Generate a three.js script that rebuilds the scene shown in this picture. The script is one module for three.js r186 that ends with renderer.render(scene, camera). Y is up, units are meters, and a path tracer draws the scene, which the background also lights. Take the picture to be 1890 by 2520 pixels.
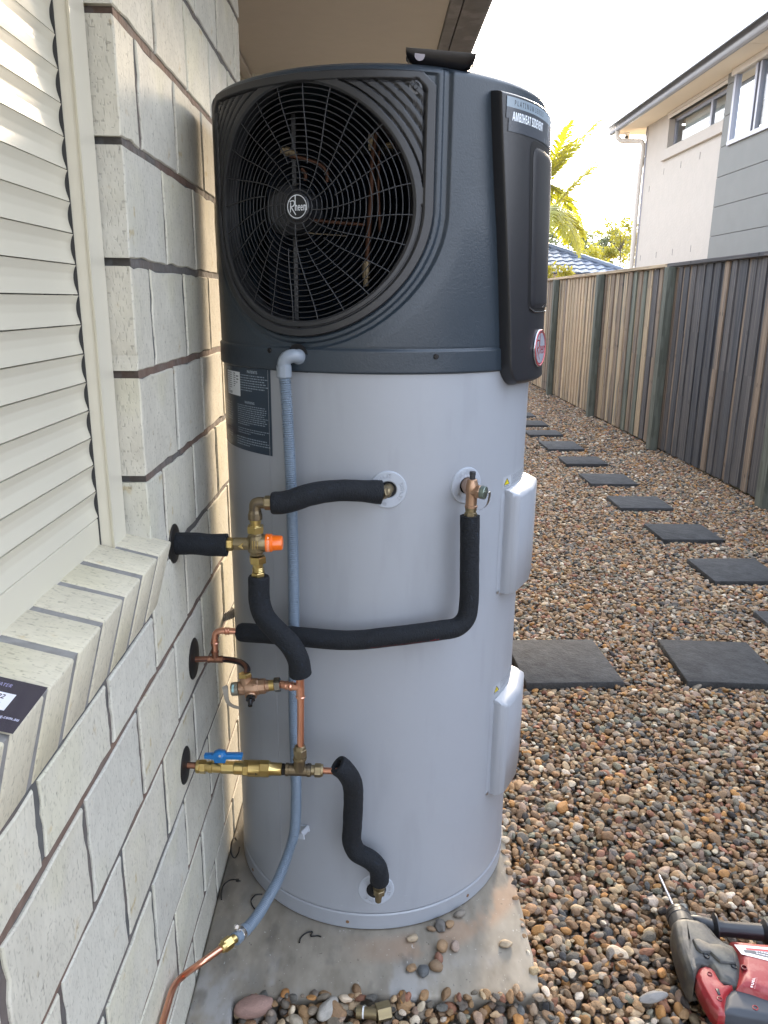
import * as THREE from 'three';
import { mergeGeometries, mergeVertices, toCreasedNormals } from 'three/addons/utils/BufferGeometryUtils.js';
import { RoundedBoxGeometry } from 'three/addons/geometries/RoundedBoxGeometry.js';

// ---------------------------------------------------------------- camera, sky, sun, exposure
const scene = new THREE.Scene();
const camera = new THREE.PerspectiveCamera(67.31, 3 / 4, 0.05, 400);
camera.position.set(0, 1.45, 0);
const F = 1893, CX = 945, CY = 1260;                     // focal length and centre in photo pixels (1890 x 2520)
const CAMR = [[0.99980799, -0.00701033, -0.01829869], [0.01160551, 0.96426383, 0.2646896], [0.0157892, -0.26485115, 0.96416003]];
{
  const m = new THREE.Matrix4();
  m.set(...CAMR[0], 0, ...CAMR[1], 0, ...CAMR[2], 0, 0, 0, 0, 1);
  camera.quaternion.setFromRotationMatrix(m);
}
scene.add(camera);
const SUN_AZ = 18 * Math.PI / 180, SUN_EL = 16 * Math.PI / 180;   // low and veiled, just past the far corner of the house next door
const sunDir = new THREE.Vector3(Math.sin(SUN_AZ) * Math.cos(SUN_EL), Math.sin(SUN_EL), -Math.cos(SUN_AZ) * Math.cos(SUN_EL));
// hazy bright sky: whitish low down, blue overhead, a wide warm glow round the sun
function skyTexture() {
  const w = 512, h = 256, d = new Float32Array(w * h * 4), S = 0.27;
  for (let j = 0; j < h; j++) for (let i = 0; i < w; i++) {
    const th = (j + 0.5) / h * Math.PI - Math.PI / 2, ph = ((i + 0.5) / w - 0.5) * 2 * Math.PI;   // row 0 is straight down
    const y = Math.sin(th), x = Math.cos(th) * Math.cos(ph), z = Math.cos(th) * Math.sin(ph);
    const g = Math.acos(Math.min(1, Math.max(-1, x * sunDir.x + y * sunDir.y + z * sunDir.z)));
    const t = Math.pow(1 - Math.max(y, 0), 2.5), glow = 1.6 * Math.exp(-g * g / 0.12) + 1.3 * Math.exp(-g / 0.7);
    const o = (j * w + i) * 4, zen = [0.53, 0.67, 0.93], hor = [0.98, 1.0, 1.04], gl = [1.0, 0.90, 0.74];
    for (let k = 0; k < 3; k++) d[o + k] = S * (zen[k] + (hor[k] - zen[k]) * t + gl[k] * glow);
    d[o + 3] = 1;
  }
  const tx = new THREE.DataTexture(d, w, h, THREE.RGBAFormat, THREE.FloatType);
  tx.mapping = THREE.EquirectangularReflectionMapping; tx.magFilter = THREE.LinearFilter; tx.minFilter = THREE.LinearFilter; tx.wrapS = THREE.RepeatWrapping; tx.needsUpdate = true;
  return tx;
}
scene.background = scene.environment = skyTexture();
const sun = new THREE.DirectionalLight(new THREE.Color(1.0, 0.80, 0.58), 1.0);
sun.position.copy(sunDir).multiplyScalar(40).add(new THREE.Vector3(0, 0, -8));
sun.target.position.set(0, 0, -8);
sun.castShadow = true;
sun.shadow.radius = 25;
Object.assign(sun.shadow.camera, { left: -22, right: 22, top: 14, bottom: -14, near: 1, far: 90 });
sun.shadow.mapSize.set(4096, 4096);
scene.add(sun, sun.target);
const renderer = new THREE.WebGLRenderer({ antialias: true });
renderer.toneMapping = THREE.LinearToneMapping;
renderer.toneMappingExposure = 14.8;
renderer.shadowMap.enabled = true;
renderer.setSize(768, 1024);

// ---------------------------------------------------------------- helpers
const PI = Math.PI, D2R = PI / 180;
const V = (x, y, z) => new THREE.Vector3(x, y, z);
function rng(seed) { let a = seed >>> 0; return () => { a |= 0; a = a + 0x6D2B79F5 | 0; let t = Math.imul(a ^ a >>> 15, 1 | a); t = t + Math.imul(t ^ t >>> 7, 61 | t) ^ t; return ((t ^ t >>> 14) >>> 0) / 4294967296; }; }
const clamp = (x, a = 0, b = 1) => Math.min(b, Math.max(a, x));
const lerp = (a, b, t) => a + (b - a) * t;
const sstep = (a, b, x) => { const t = clamp((x - a) / (b - a)); return t * t * (3 - 2 * t); };
// a photo pixel meets a plane: the thing's distance comes from what it touches
function rayOf(px, py) { const c = [px - CX, CY - py, -F]; return CAMR.map((r) => r[0] * c[0] + r[1] * c[1] + r[2] * c[2]); }
function onZ(px, py, z) { const r = rayOf(px, py), t = z / r[2]; return [r[0] * t, 1.45 + r[1] * t, z]; }
function onX(px, py, x) { const r = rayOf(px, py), t = x / r[0]; return [x, 1.45 + r[1] * t, r[2] * t]; }
function onY(px, py, y) { const r = rayOf(px, py), t = (y - 1.45) / r[1]; return [r[0] * t, y, r[2] * t]; }
// tileable value noise
function makeNoise(seed) {
  const R = rng(seed), N = 256, T = new Float32Array(N * N);
  for (let i = 0; i < N * N; i++) T[i] = R();
  const at = (x, y, p) => T[((((y % p) + p) % p) & 255) * N + ((((x % p) + p) % p) & 255)];
  return (x, y, p = 256) => { const xi = Math.floor(x), yi = Math.floor(y), fx = x - xi, fy = y - yi, u = fx * fx * (3 - 2 * fx), v = fy * fy * (3 - 2 * fy); return lerp(lerp(at(xi, yi, p), at(xi + 1, yi, p), u), lerp(at(xi, yi + 1, p), at(xi + 1, yi + 1, p), u), v); };
}
const N1 = makeNoise(11), N2 = makeNoise(29);
function fbm(n, u, v, f, oct = 4) { let s = 0, a = 0.5, t = 0; for (let i = 0; i < oct; i++) { s += a * n(u * f, v * f, f); t += a; a *= 0.5; f *= 2; } return s / t; }
const s8 = (x) => { x = clamp(x); return Math.round(255 * (x <= 0.0031308 ? 12.92 * x : 1.055 * Math.pow(x, 1 / 2.4) - 0.055)); };
function tex(w, h, fn, color = true) {                    // fn(u, v) gives linear rgb, or a height
  const d = new Uint8Array(w * h * 4);
  for (let y = 0; y < h; y++) for (let x = 0; x < w; x++) {
    const c = fn((x + 0.5) / w, (y + 0.5) / h), i = (y * w + x) * 4;
    if (color) { d[i] = s8(c[0]); d[i + 1] = s8(c[1]); d[i + 2] = s8(c[2]); } else d[i] = d[i + 1] = d[i + 2] = Math.round(255 * clamp(c));
    d[i + 3] = 255;
  }
  const t = new THREE.DataTexture(d, w, h);
  t.wrapS = t.wrapT = THREE.RepeatWrapping; t.magFilter = THREE.LinearFilter; t.minFilter = THREE.LinearMipmapLinearFilter; t.generateMipmaps = true;
  if (color) t.colorSpace = THREE.SRGBColorSpace;
  t.needsUpdate = true; return t;
}
function canvasTex(w, h, draw) {
  const c = document.createElement('canvas'); c.width = w; c.height = h;
  draw(c.getContext('2d'), w, h);
  const t = new THREE.CanvasTexture(c); t.colorSpace = THREE.SRGBColorSpace; t.magFilter = THREE.LinearFilter; return t;
}
const lin = (r, g, b) => new THREE.Color().setRGB(r, g, b);
const std = (o) => new THREE.MeshStandardMaterial(o), phys = (o) => new THREE.MeshPhysicalMaterial(o);
const taken = new Map();
function numbered(name) { const n = taken.get(name) || 0; taken.set(name, n + 1); return n ? name + '_' + String(n).padStart(3, '0') : name; }
function thing(name, label, category, group) { const g = new THREE.Group(); g.name = numbered(name); g.userData = { label, category }; if (group) g.userData.group = group; scene.add(g); return g; }
function part(name, geo, mat, parent) { const m = new THREE.Mesh(geo, mat); m.name = name; m.castShadow = m.receiveShadow = true; parent.add(m); return m; }
function solo(name, geo, mat, label, category, group) { const m = part(numbered(name), geo, mat, scene); m.userData = { label, category }; if (group) m.userData.group = group; return m; }
function struct(name, geo, mat) { const m = part(name, geo, mat, scene); m.userData = { kind: 'structure' }; return m; }
function flat(g) { const q = g.index ? g.toNonIndexed() : g; for (const k of Object.keys(q.attributes)) if (!['position', 'normal', 'uv'].includes(k)) q.deleteAttribute(k); return q; }
const merge = (list) => mergeGeometries(list.map(flat));
const crease = (g, a = 0.6) => { g.deleteAttribute('normal'); if (!g.attributes.uv) uvBox(g); return toCreasedNormals(g, a); };
function uvBox(g, s = 1, ou = 0, ov = 0) {                // uv in metres from the face's own plane
  if (g.index) { const q = g.toNonIndexed(); g.index = null; for (const k of Object.keys(q.attributes)) g.setAttribute(k, q.attributes[k]); }
  if (!g.attributes.normal) g.computeVertexNormals();
  const p = g.attributes.position, uv = new Float32Array(p.count * 2), a = V(), b = V(), c = V(), n = V();
  for (let i = 0; i < p.count; i += 3) {
    a.fromBufferAttribute(p, i); b.fromBufferAttribute(p, i + 1); c.fromBufferAttribute(p, i + 2);
    n.copy(b).sub(a).cross(c.clone().sub(a)); const ax = Math.abs(n.x), ay = Math.abs(n.y), az = Math.abs(n.z);
    [a, b, c].forEach((q, k) => { const [u, w] = ax >= ay && ax >= az ? [q.z, q.y] : ay >= az ? [q.z, q.x] : [q.x, q.y]; uv[(i + k) * 2] = u * s + ou; uv[(i + k) * 2 + 1] = w * s + ov; });
  }
  g.setAttribute('uv', new THREE.BufferAttribute(uv, 2)); return g;
}
function gridGeo(nu, nv, fn, closeU = false, skip) {      // fn(i/nu, j/nv) gives [x, y, z, u, v]
  const pos = [], uv = [], idx = [];
  for (let j = 0; j <= nv; j++) for (let i = 0; i <= nu; i++) { const q = fn(i / nu, j / nv); pos.push(q[0], q[1], q[2]); uv.push(q[3] ?? i / nu, q[4] ?? j / nv); }
  const w = nu + 1;
  for (let j = 0; j < nv; j++) for (let i = 0; i < nu; i++) { if (skip && skip((i + 0.5) / nu, (j + 0.5) / nv)) continue; const a = j * w + i, b = a + 1, c = a + w, d = c + 1; idx.push(a, b, d, a, d, c); }
  const g = new THREE.BufferGeometry(); g.setAttribute('position', new THREE.Float32BufferAttribute(pos, 3)); g.setAttribute('uv', new THREE.Float32BufferAttribute(uv, 2)); g.setIndex(idx); g.computeVertexNormals();
  if (closeU) { const nn = g.attributes.normal; for (let j = 0; j <= nv; j++) { const a = j * w, b = a + nu; const x = nn.getX(a) + nn.getX(b), y = nn.getY(a) + nn.getY(b), z = nn.getZ(a) + nn.getZ(b), l = Math.hypot(x, y, z) || 1; nn.setXYZ(a, x / l, y / l, z / l); nn.setXYZ(b, x / l, y / l, z / l); } }
  return g;
}
// a tube along points; rad is a number or a function of the length run (metres) and the share of the way
function sweep(pts, rad, seg = 16, n = 60, o = {}) {
  const cv = pts.getPointAt ? pts : new THREE.CatmullRomCurve3(pts.map((p) => V(...p)), false, o.type || 'centripetal', o.tension ?? 0.5);
  cv.arcLengthDivisions = 400;
  const L = cv.getLength(), fr = cv.computeFrenetFrames(n, false);
  const ps = []; for (let i = 0; i <= n; i++) ps.push(cv.getPointAt(i / n));
  const g = gridGeo(seg, n, (a, t) => {
    const i = Math.round(t * n), p = ps[i], th = a * 2 * PI, r = typeof rad === 'function' ? rad(t * L, t, th) : rad, c = Math.cos(th) * r, s = Math.sin(th) * r, N = fr.normals[i], B = fr.binormals[i];
    return [p.x + N.x * c + B.x * s, p.y + N.y * c + B.y * s, p.z + N.z * c + B.z * s, a, t * L];
  }, true);
  // turn faces outward
  const ix = g.index.array; for (let i = 0; i < ix.length; i += 3) { const q = ix[i + 1]; ix[i + 1] = ix[i + 2]; ix[i + 2] = q; }
  g.computeVertexNormals();
  const out = [g];
  if (o.caps !== false) for (const e of [0, 1]) {
    const i = e * n, p = ps[i], T = fr.tangents[i].clone().multiplyScalar(e ? 1 : -1), r1 = typeof rad === 'function' ? rad(e * L, e, 0) : rad;
    const r0 = o.hole || 0;
    const cap = gridGeo(seg, r0 ? 2 : 1, (a, t) => {
      const th = a * 2 * PI, N = fr.normals[i], B = fr.binormals[i]; let r, d = 0;
      if (r0) { if (t < 0.4) r = r1; else if (t < 0.6) { r = r0; } else { r = r0 * 0.96; d = -0.02; } } else r = t === 0 ? r1 : 0;
      const c = Math.cos(th) * r, s = Math.sin(th) * r; return [p.x + N.x * c + B.x * s + T.x * d, p.y + N.y * c + B.y * s + T.y * d, p.z + N.z * c + B.z * s + T.z * d, a, t * r1];
    });
    if (!e) { } else { }
    out.push(crease(flat(cap), 0.5));
  }
  return out.length > 1 ? merge(out) : g;
}
// a turned part: profile [[along, radius], ...] about the axis d from o; seg 6 is a hexagon
const UPV = V(0, 1, 0);
function rev(o, d, prof, seg = 24, roll = 0, a = 0.5) {
  const q = new THREE.Quaternion().setFromUnitVectors(UPV, V(...d).normalize()), P = prof.slice();
  if (P[0][1] > 1e-6) P.unshift([P[0][0], 0]);
  if (P[P.length - 1][1] > 1e-6) P.push([P[P.length - 1][0], 0]);
  const n = P.length - 1, v = V();
  let len = 0; const ls = P.map((p, i) => (len += i ? Math.hypot(p[0] - P[i - 1][0], p[1] - P[i - 1][1]) : 0));
  const g = gridGeo(seg, n, (u, t) => { const k = Math.round(t * n), th = -u * 2 * PI + roll; v.set(Math.cos(th) * P[k][1], P[k][0], Math.sin(th) * P[k][1]).applyQuaternion(q); return [v.x + o[0], v.y + o[1], v.z + o[2], u, ls[k]]; });
  return crease(flat(g), seg <= 8 ? 0.35 : a);
}
const hexp = (t0, t1, r, c = 0.0012) => [[t0, r - c], [t0 + c, r], [t1 - c, r], [t1, r - c]];
function boxAt(w, h, d, x, y, z, r = 0.003, seg = 1) { const g = r ? new RoundedBoxGeometry(w, h, d, seg, Math.min(r, w / 2.01, h / 2.01, d / 2.01)) : new THREE.BoxGeometry(w, h, d); g.translate(x, y, z); return g; }
function span(x0, x1, y0, y1, z0, z1, r = 0.003, seg = 1) { return boxAt(x1 - x0, y1 - y0, Math.abs(z1 - z0), (x0 + x1) / 2, (y0 + y1) / 2, (z0 + z1) / 2, r, seg); }
// ================================================================ SETTING
const XW = -0.365;                                        // outer face of the brick wall
const EAVE_Y = 2.45;
// ---------------------------------------------------------------- materials of the setting
const brickSpecks = (u, v) => { const a = N2(u * 250, v * 90, 250), b = N1(u * 170, v * 120, 170), c = N2(u * 120 + 7, v * 44, 120); let k = 0; if (a > 0.72) k += (a - 0.72) * 1.7; if (b > 0.91) k += 0.35; if (c > 0.955) k += 0.4; return Math.min(k, 0.8); };
const brickTex = tex(1024, 1024, (u, v) => {              // 0.5 m square: pale pressed face with drag marks and dark specks
  let c = 0.56 + 0.11 * (fbm(N1, u, v, 8, 5) - 0.5) + 0.07 * (fbm(N2, u, v * 0.3, 100, 2) - 0.5);
  const k = 1 - brickSpecks(u, v) * 0.62;
  const rust = sstep(0.72, 0.82, fbm(N2, u, v, 16, 4));
  const ye = sstep(0.5, 0.75, fbm(N1, u + 0.3, v + 0.1, 4, 3)) * 0.05;
  return [c * k * (1 - 0.12 * rust), c * k * (0.965 - 0.2 * rust), c * k * (0.835 - ye - 0.28 * rust)];
});
const brickBump = tex(1024, 1024, (u, v) => 0.7 + 0.3 * (fbm(N2, u, v, 40, 4) - 0.5) - 0.5 * brickSpecks(u, v), false);
const brickMats = [[1, 1, 1], [0.955, 0.958, 0.965], [1.02, 1.01, 0.985], [0.985, 0.97, 0.945]].map(([r, g, b]) => std({ color: lin(r, g, b), map: brickTex, bumpMap: brickBump, bumpScale: 0.0022, roughness: 0.93 }));
const sillMats = [[1.06, 1.02, 0.925], [1.02, 0.975, 0.88], [1.08, 1.035, 0.92]].map(([r, g, b]) => std({ color: lin(r, g, b), map: brickTex, bumpMap: brickBump, bumpScale: 0.0022, roughness: 0.93 }));
const mortarMat = std({ map: tex(512, 512, (u, v) => { const a = fbm(N1, u, v, 16, 4), b = sstep(0.42, 0.62, fbm(N2, u, v, 6, 4)); const g = 0.10 + 0.07 * (a - 0.5); return [lerp(g, 0.15, b * 0.4), lerp(g * 0.99, 0.10, b * 0.4), lerp(g * 0.97, 0.08, b * 0.4)]; }), bumpMap: tex(256, 256, (u, v) => fbm(N2, u, v, 32, 4), false), bumpScale: 0.004, roughness: 1 });
const bedMat = std({ map: tex(512, 512, (u, v) => { const a = fbm(N1, u, v, 30, 4), b = sstep(0.25, 0.75, fbm(N2, u, v, 5, 3)); const g = 0.125 + 0.07 * (a - 0.5); return [lerp(g, 0.165 + 0.06 * (a - 0.5), b), lerp(g * 0.94, 0.105 + 0.05 * (a - 0.5), b), lerp(g * 0.88, 0.078 + 0.04 * (a - 0.5), b)]; }), roughness: 1, bumpMap: tex(256, 256, (u, v) => fbm(N2, u, v, 40, 4), false), bumpScale: 0.004 });
const sillMortar = std({ map: tex(256, 256, (u, v) => { const g = 0.25 + 0.14 * (fbm(N1, u, v, 24, 4) - 0.5); return [g, g * 0.98, g * 0.95]; }), roughness: 1, bumpMap: tex(256, 256, (u, v) => fbm(N2, u, v, 32, 4), false), bumpScale: 0.003 });
const concreteTex = (function () {                        // the pad, 1.2 m by 1.6 m, stains where they lie
  return tex(1024, 1024, (u, v) => {
    const x = lerp(-0.4, 0.4, u), z = lerp(-2.4, -0.9, v);
    const f = fbm(N1, u, v, 12, 5), g = fbm(N2, u, v, 48, 3), h = fbm(N2, u + 0.37, v, 5, 4);
    let c = [0.235 + 0.13 * (f - 0.5) + 0.09 * (g - 0.5), 0.207 + 0.12 * (f - 0.5) + 0.085 * (g - 0.5), 0.165 + 0.10 * (f - 0.5) + 0.075 * (g - 0.5)];
    const mixc = (t, d) => { for (let i = 0; i < 3; i++) c[i] = lerp(c[i], d[i], clamp(t)); };
    const r = Math.hypot(x - 0.014, z + 1.8);
    mixc(0.5 * sstep(0.05, 0.015, Math.abs(r - 0.40)) * sstep(0.45, 0.6, f + 0.12 * (h - 0.5) + 0.1) * sstep(-0.1, 0.1, x), [0.33, 0.20, 0.12]);   // rusty ring of an older tank
    mixc(0.55 * sstep(0.42, 0.72, fbm(N1, u, v, 7, 5)) * sstep(0.2, -0.25, x), [0.15, 0.15, 0.145]);                                  // damp, grey patches
    mixc(0.6 * sstep(0.5, 0.72, fbm(N2, u + 0.11, v + 0.4, 14, 5)) * sstep(-1.42, -1.28, z), [0.36, 0.36, 0.36]);                      // lime
    mixc(0.45 * sstep(0.60, 0.78, fbm(N1, u + 0.6, v + 0.2, 18, 5)), [0.085, 0.078, 0.07]);
    if (N2(u * 180, v * 330, 90) > 0.965) mixc(0.6, [0.5, 0.5, 0.48]);
    if (N1(u * 160, v * 300, 80) > 0.972) mixc(0.7, [0.06, 0.055, 0.05]);
    return c;
  });
})();
concreteTex.wrapS = concreteTex.wrapT = THREE.ClampToEdgeWrapping;
const concreteMat = std({ map: concreteTex, roughness: 0.95, bumpMap: tex(256, 256, (u, v) => fbm(N1, u, v, 20, 5), false), bumpScale: 0.003 });
const creamMetal = std({ color: lin(0.62, 0.585, 0.48), roughness: 0.32, metalness: 0.0 });
const slatMat = phys({ color: lin(0.62, 0.585, 0.475), roughness: 0.38, clearcoat: 0.3, clearcoatRoughness: 0.25 });
const rubberMat = std({ color: lin(0.03, 0.03, 0.03), roughness: 0.8 });
const soffitMat = std({ map: tex(256, 256, (u, v) => { const g = 0.47 + 0.03 * (fbm(N1, u, v, 12, 4) - 0.5); return [g, g * 0.93, g * 0.83]; }), roughness: 0.9 });
const gutterMat = std({ map: tex(512, 512, (u, v) => { const a = fbm(N1, u, v, 14, 5), s = sstep(0.55, 0.7, fbm(N2, u, v, 8, 5)); const g = 0.115 + 0.06 * (a - 0.5) + 0.05 * s; return [g, g * 0.97, g * 0.98]; }), roughness: 0.55 });
const bronzeAlu = std({ color: lin(0.05, 0.045, 0.04), roughness: 0.4, metalness: 0.3 }), darkPane = phys({ color: lin(0.04, 0.045, 0.05), roughness: 0.05 });  // the pane is opaque, its dark colour standing in for an unlit room

// ---------------------------------------------------------------- ground
const soilMat = std({ map: tex(512, 512, (u, v) => { const g = fbm(N1, u, v, 48, 4), h = fbm(N2, u, v, 24, 3); const c = 0.16 + 0.12 * (g - 0.5); return [c * (1.15 + 0.5 * (h - 0.5)), c * 0.92, c * (0.68 - 0.3 * (h - 0.5))]; }), roughness: 1 });
{
  const g = new THREE.PlaneGeometry(240, 240); g.rotateX(-PI / 2); g.translate(0, -0.03, -60);
  const uv = g.attributes.uv; for (let i = 0; i < uv.count; i++) uv.setXY(i, uv.getX(i) * 160, uv.getY(i) * 160);
  struct('ground', g, soilMat);
}
// the concrete pad under the heater with the strip along the wall
{
  const s = new THREE.Shape();
  const R = rng(5), pts = [[-0.364, 2.32], [0.368, 2.32], [0.372, 1.9], [0.370, 1.6], [0.371, 1.42], [0.368, 1.302], [0.352, 1.281], [0.2, 1.278], [0.02, 1.281], [-0.12, 1.278], [-0.25, 1.285], [-0.276, 1.276], [-0.274, 1.2], [-0.27, 1.05], [-0.272, 0.6], [-0.27, -0.4], [-0.364, -0.4]];
  const poly = []; for (let i = 0; i < pts.length; i++) { const a = pts[i], b = pts[(i + 1) % pts.length], L = Math.hypot(b[0] - a[0], b[1] - a[1]), n = Math.max(1, Math.round(L / 0.03)); for (let k = 0; k < n; k++) { const t = k / n; poly.push([lerp(a[0], b[0], t) + (a[0] > -0.36 ? (R() - 0.5) * 0.004 : 0), lerp(a[1], b[1], t) + (R() - 0.5) * 0.003]); } }
  poly.forEach((p, i) => i ? s.lineTo(p[0], p[1]) : s.moveTo(p[0], p[1])); s.closePath();
  const g = new THREE.ExtrudeGeometry(s, { depth: 0.10, bevelEnabled: true, bevelThickness: 0.008, bevelSize: 0.007, bevelOffset: -0.007, bevelSegments: 3, steps: 1 });
  g.rotateX(-PI / 2); g.translate(0, -0.058, 0);
  const p = g.attributes.position, uv = g.attributes.uv;
  for (let i = 0; i < p.count; i++) uv.setXY(i, (p.getX(i) + 0.4) / 0.8, (p.getZ(i) + 2.4) / 1.5);
  const m = struct('concrete_pad', crease(flat(g), 0.7), concreteMat);
}

// ---------------------------------------------------------------- our house: brick wall, window with roller shutter, eave
const house = thing('brick_house', 'pale brick house wall with cream roller shutter, brick sill and dark gutter', 'house');
{
  const COURSE = 0.1687, Y0 = 0.152, PITCH = 0.2355, A0 = -1.2135, D = 0.105;
  const ZEND = -2.365, ZNEAR = 1.2, ZJ = -1.228, ZJ2 = 0.62, TOPWIN = 2.18;
  // mortar core with the window opening left out
  const wall = part('wall', merge([
    span(XW - 0.14, XW - 0.0036, -0.03, 0.95, ZEND + 0.004, ZNEAR - 0.004, 0),
    span(XW - 0.14, XW - 0.0036, 0.95, EAVE_Y, ZEND + 0.004, ZJ - 0.011, 0),
    span(XW - 0.14, XW - 0.0055, 0.95, EAVE_Y, ZJ2 + 0.008, ZNEAR - 0.004, 0),
    span(XW - 0.14, XW - 0.0055, TOPWIN + 0.01, EAVE_Y, ZJ - 0.008, ZJ2 + 0.008, 0)].map((g) => uvBox(g, 2))), mortarMat, house);
  // one brick: a chipped outline, a small arris, a body
  const cache = new Map();
  function brick(L, H, variant) {
    const key = L.toFixed(3) + '_' + H.toFixed(3) + '_' + variant; if (cache.has(key)) return cache.get(key);
    const R = rng(1000 + variant * 77 + Math.round(L * 1000)), out = [];
    const edge = (x0, y0, x1, y1, n) => { for (let i = 0; i < n; i++) { const t = (i + (i ? (R() - 0.5) * 0.4 : 0)) / n; const vert = x0 === x1; let j = i ? R() * (vert ? 0.0042 : 0.0018) : 0.0014; if (i && R() < 0.16) j += 0.003; const nx = y1 === y0 ? 0 : (x1 > 0 ? -1 : 1), ny = x1 === x0 ? 0 : (y1 > 0 ? -1 : 1); out.push([lerp(x0, x1, t) + nx * j * (y1 === y0 ? 0 : 1), lerp(y0, y1, t) + ny * j * (x1 === x0 ? 0 : 1)]); } };
    const a = L / 2, b = H / 2, n1 = L > 0.15 ? 6 : 4;
    edge(-a, -b, a, -b, n1); edge(a, -b, a, b, 7); edge(a, b, -a, b, n1); edge(-a, b, -a, -b, 7);
    const n = out.length, pos = [];
    const P = (q, x, ins) => { const s = 1; return [x, q[1] - Math.sign(q[1]) * ins * (Math.abs(q[1]) > b * 0.9 ? 1 : 0), -(q[0] - Math.sign(q[0]) * ins * (Math.abs(q[0]) > a * 0.9 ? 1 : 0))]; };
    const c0 = [0.0003, 0, 0];
    for (let i = 0; i < n; i++) {
      const p = out[i], q = out[(i + 1) % n], f0 = P(p, 0, 0.002), f1 = P(q, 0, 0.002), m0 = P(p, -0.0022, 0), m1 = P(q, -0.0022, 0), b0 = P(p, -D, 0), b1 = P(q, -D, 0);
      pos.push(...c0, ...f0, ...f1, ...f0, ...m0, ...m1, ...f0, ...m1, ...f1, ...m0, ...b0, ...b1, ...m0, ...b1, ...m1);
    }
    const g = new THREE.BufferGeometry(); g.setAttribute('position', new THREE.Float32BufferAttribute(pos, 3));
    uvBox(g, 2, variant * 0.37, variant * 0.61); const c = crease(g, 0.45); cache.set(key, c); return c;
  }
  const R = rng(42);
  function lay(z0, z1, y0, y1) {                          // z0 > z1
    if (z0 - z1 < 0.03) return;
    const m = part('brick', brick(z0 - z1, y1 - y0, Math.floor(R() * 6)), brickMats[Math.floor(R() * 4)], wall);
    m.position.set(XW + (R() - 0.5) * 0.0025, (y0 + y1) / 2, (z0 + z1) / 2); m.rotation.z = (R() - 0.5) * 0.006; m.rotation.x = (R() - 0.5) * 0.004;
  }
  for (let k = -1; k < 14; k++) {
    const y0 = Y0 + COURSE * k + 0.0052; let y1 = Math.min(Y0 + COURSE * (k + 1) - 0.0052, EAVE_Y - 0.004); if (y1 - y0 < 0.03) continue;
    const off = A0 + (((k % 2) + 2) % 2 ? PITCH / 2 : 0), joints = [];
    for (let n = -12; n < 14; n++) joints.push(off + PITCH * n);
    joints.sort((a, b) => b - a);
    const ranges = y1 > 1.0 && y0 < TOPWIN ? [[ZNEAR, ZJ2], [ZJ, ZEND]] : [[ZNEAR, ZEND]];
    const yTop = y0 < 0.93 && y1 > 0.94 ? 0.932 : y1;
    for (const [za, zb] of ranges) {
      let cur = za;
      for (const j of joints) { if (j >= za - 0.06 || j <= zb + 0.06) continue; lay(cur, j + 0.006, y0, j > ZJ - 0.02 || cur > ZJ + 0.02 ? yTop : y1); cur = j - 0.006; }
      lay(cur, zb, y0, y1);
    }
  }
  for (let k = -1; k < 15; k++) { const y = Y0 + COURSE * k; if (y < 0 || y > EAVE_Y - 0.02) continue; for (const [a, b] of y > 0.94 && y < TOPWIN ? [[ZNEAR - 0.005, ZJ2 + 0.009], [ZJ - 0.011, ZEND + 0.005]] : [[ZNEAR - 0.005, ZEND + 0.005]]) part('bed_joint', uvBox(span(XW - 0.03, XW - 0.0030, y - 0.0065, y + 0.0065, b, a, 0), 2, k * 0.3, 0), bedMat, wall); }
  // brick-on-edge sill, tilted outward
  const SB = boxAt(0.112, 0.123, 0.0755, 0, 0, 0, 0.0035, 2), tilt = Math.atan2(0.031, 0.119);
  const sillGeos = [0, 1, 2].map((v) => { const g = SB.clone(), p = g.attributes.position, q = rng(70 + v); for (let i = 0; i < p.count; i++) { const h = N1(p.getZ(i) * 60 + v * 9, p.getY(i) * 60 + p.getX(i) * 40, 64); p.setXYZ(i, p.getX(i) - 0.0018 * h * Math.sign(p.getX(i)), p.getY(i) - 0.0016 * h * Math.sign(p.getY(i)), p.getZ(i) - 0.0016 * h * Math.sign(p.getZ(i))); } return crease(uvBox(g, 2, v * 0.3, v * 0.4), 0.5); });
  const sill = part('window_sill', (() => { const g = boxAt(0.1075, 0.1195, 1.84, 0, 0, 0, 0); g.rotateZ(-tilt); g.translate(XW - 0.0387 - 0.0006, 1.0083 - 0.0004, (ZJ + ZJ2) / 2 - 0.006); return uvBox(g, 3); })(), sillMortar, house);
  const heads = []; for (let n = 0; n < 22; n++) heads.push(-1.2075 + 0.0872 * n);
  heads.forEach((zc, n) => { if (zc > ZJ2 - 0.03) return; const m = part('sill_brick', sillGeos[n % 3], sillMats[(n * 3) % 3], sill); m.position.set(XW - 0.0387, 1.0083, zc); m.rotation.z = -tilt; m.rotation.x = (R() - 0.5) * 0.008; m.position.y += (R() - 0.5) * 0.002; });
  // roller shutter in its guide rails
  const shutter = new THREE.Group(); shutter.name = 'roller_shutter'; house.add(shutter);
  const PS = 0.04162, XS = -0.4265;
  const prof = []; for (let i = 0; i <= 12; i++) { const t = i / 12; prof.push([XS + 0.0062 * (1 - Math.pow(Math.sin(PI * (0.03 + 0.94 * Math.pow(t, 1.1))), 0.75)) - 0.0009 * sstep(0.12, 0, t), t * (PS - 0.0016)]); }
  prof.push([XS - 0.006, PS - 0.0016], [XS - 0.006, 0]);
  const sh = new THREE.Shape(); prof.forEach((p, i) => i ? sh.lineTo(p[0], p[1]) : sh.moveTo(p[0], p[1])); sh.closePath();
  const slatG = crease(flat(new THREE.ExtrudeGeometry(sh, { depth: ZJ2 - ZJ - 0.05, bevelEnabled: false, steps: 1 })), 0.5);
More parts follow.
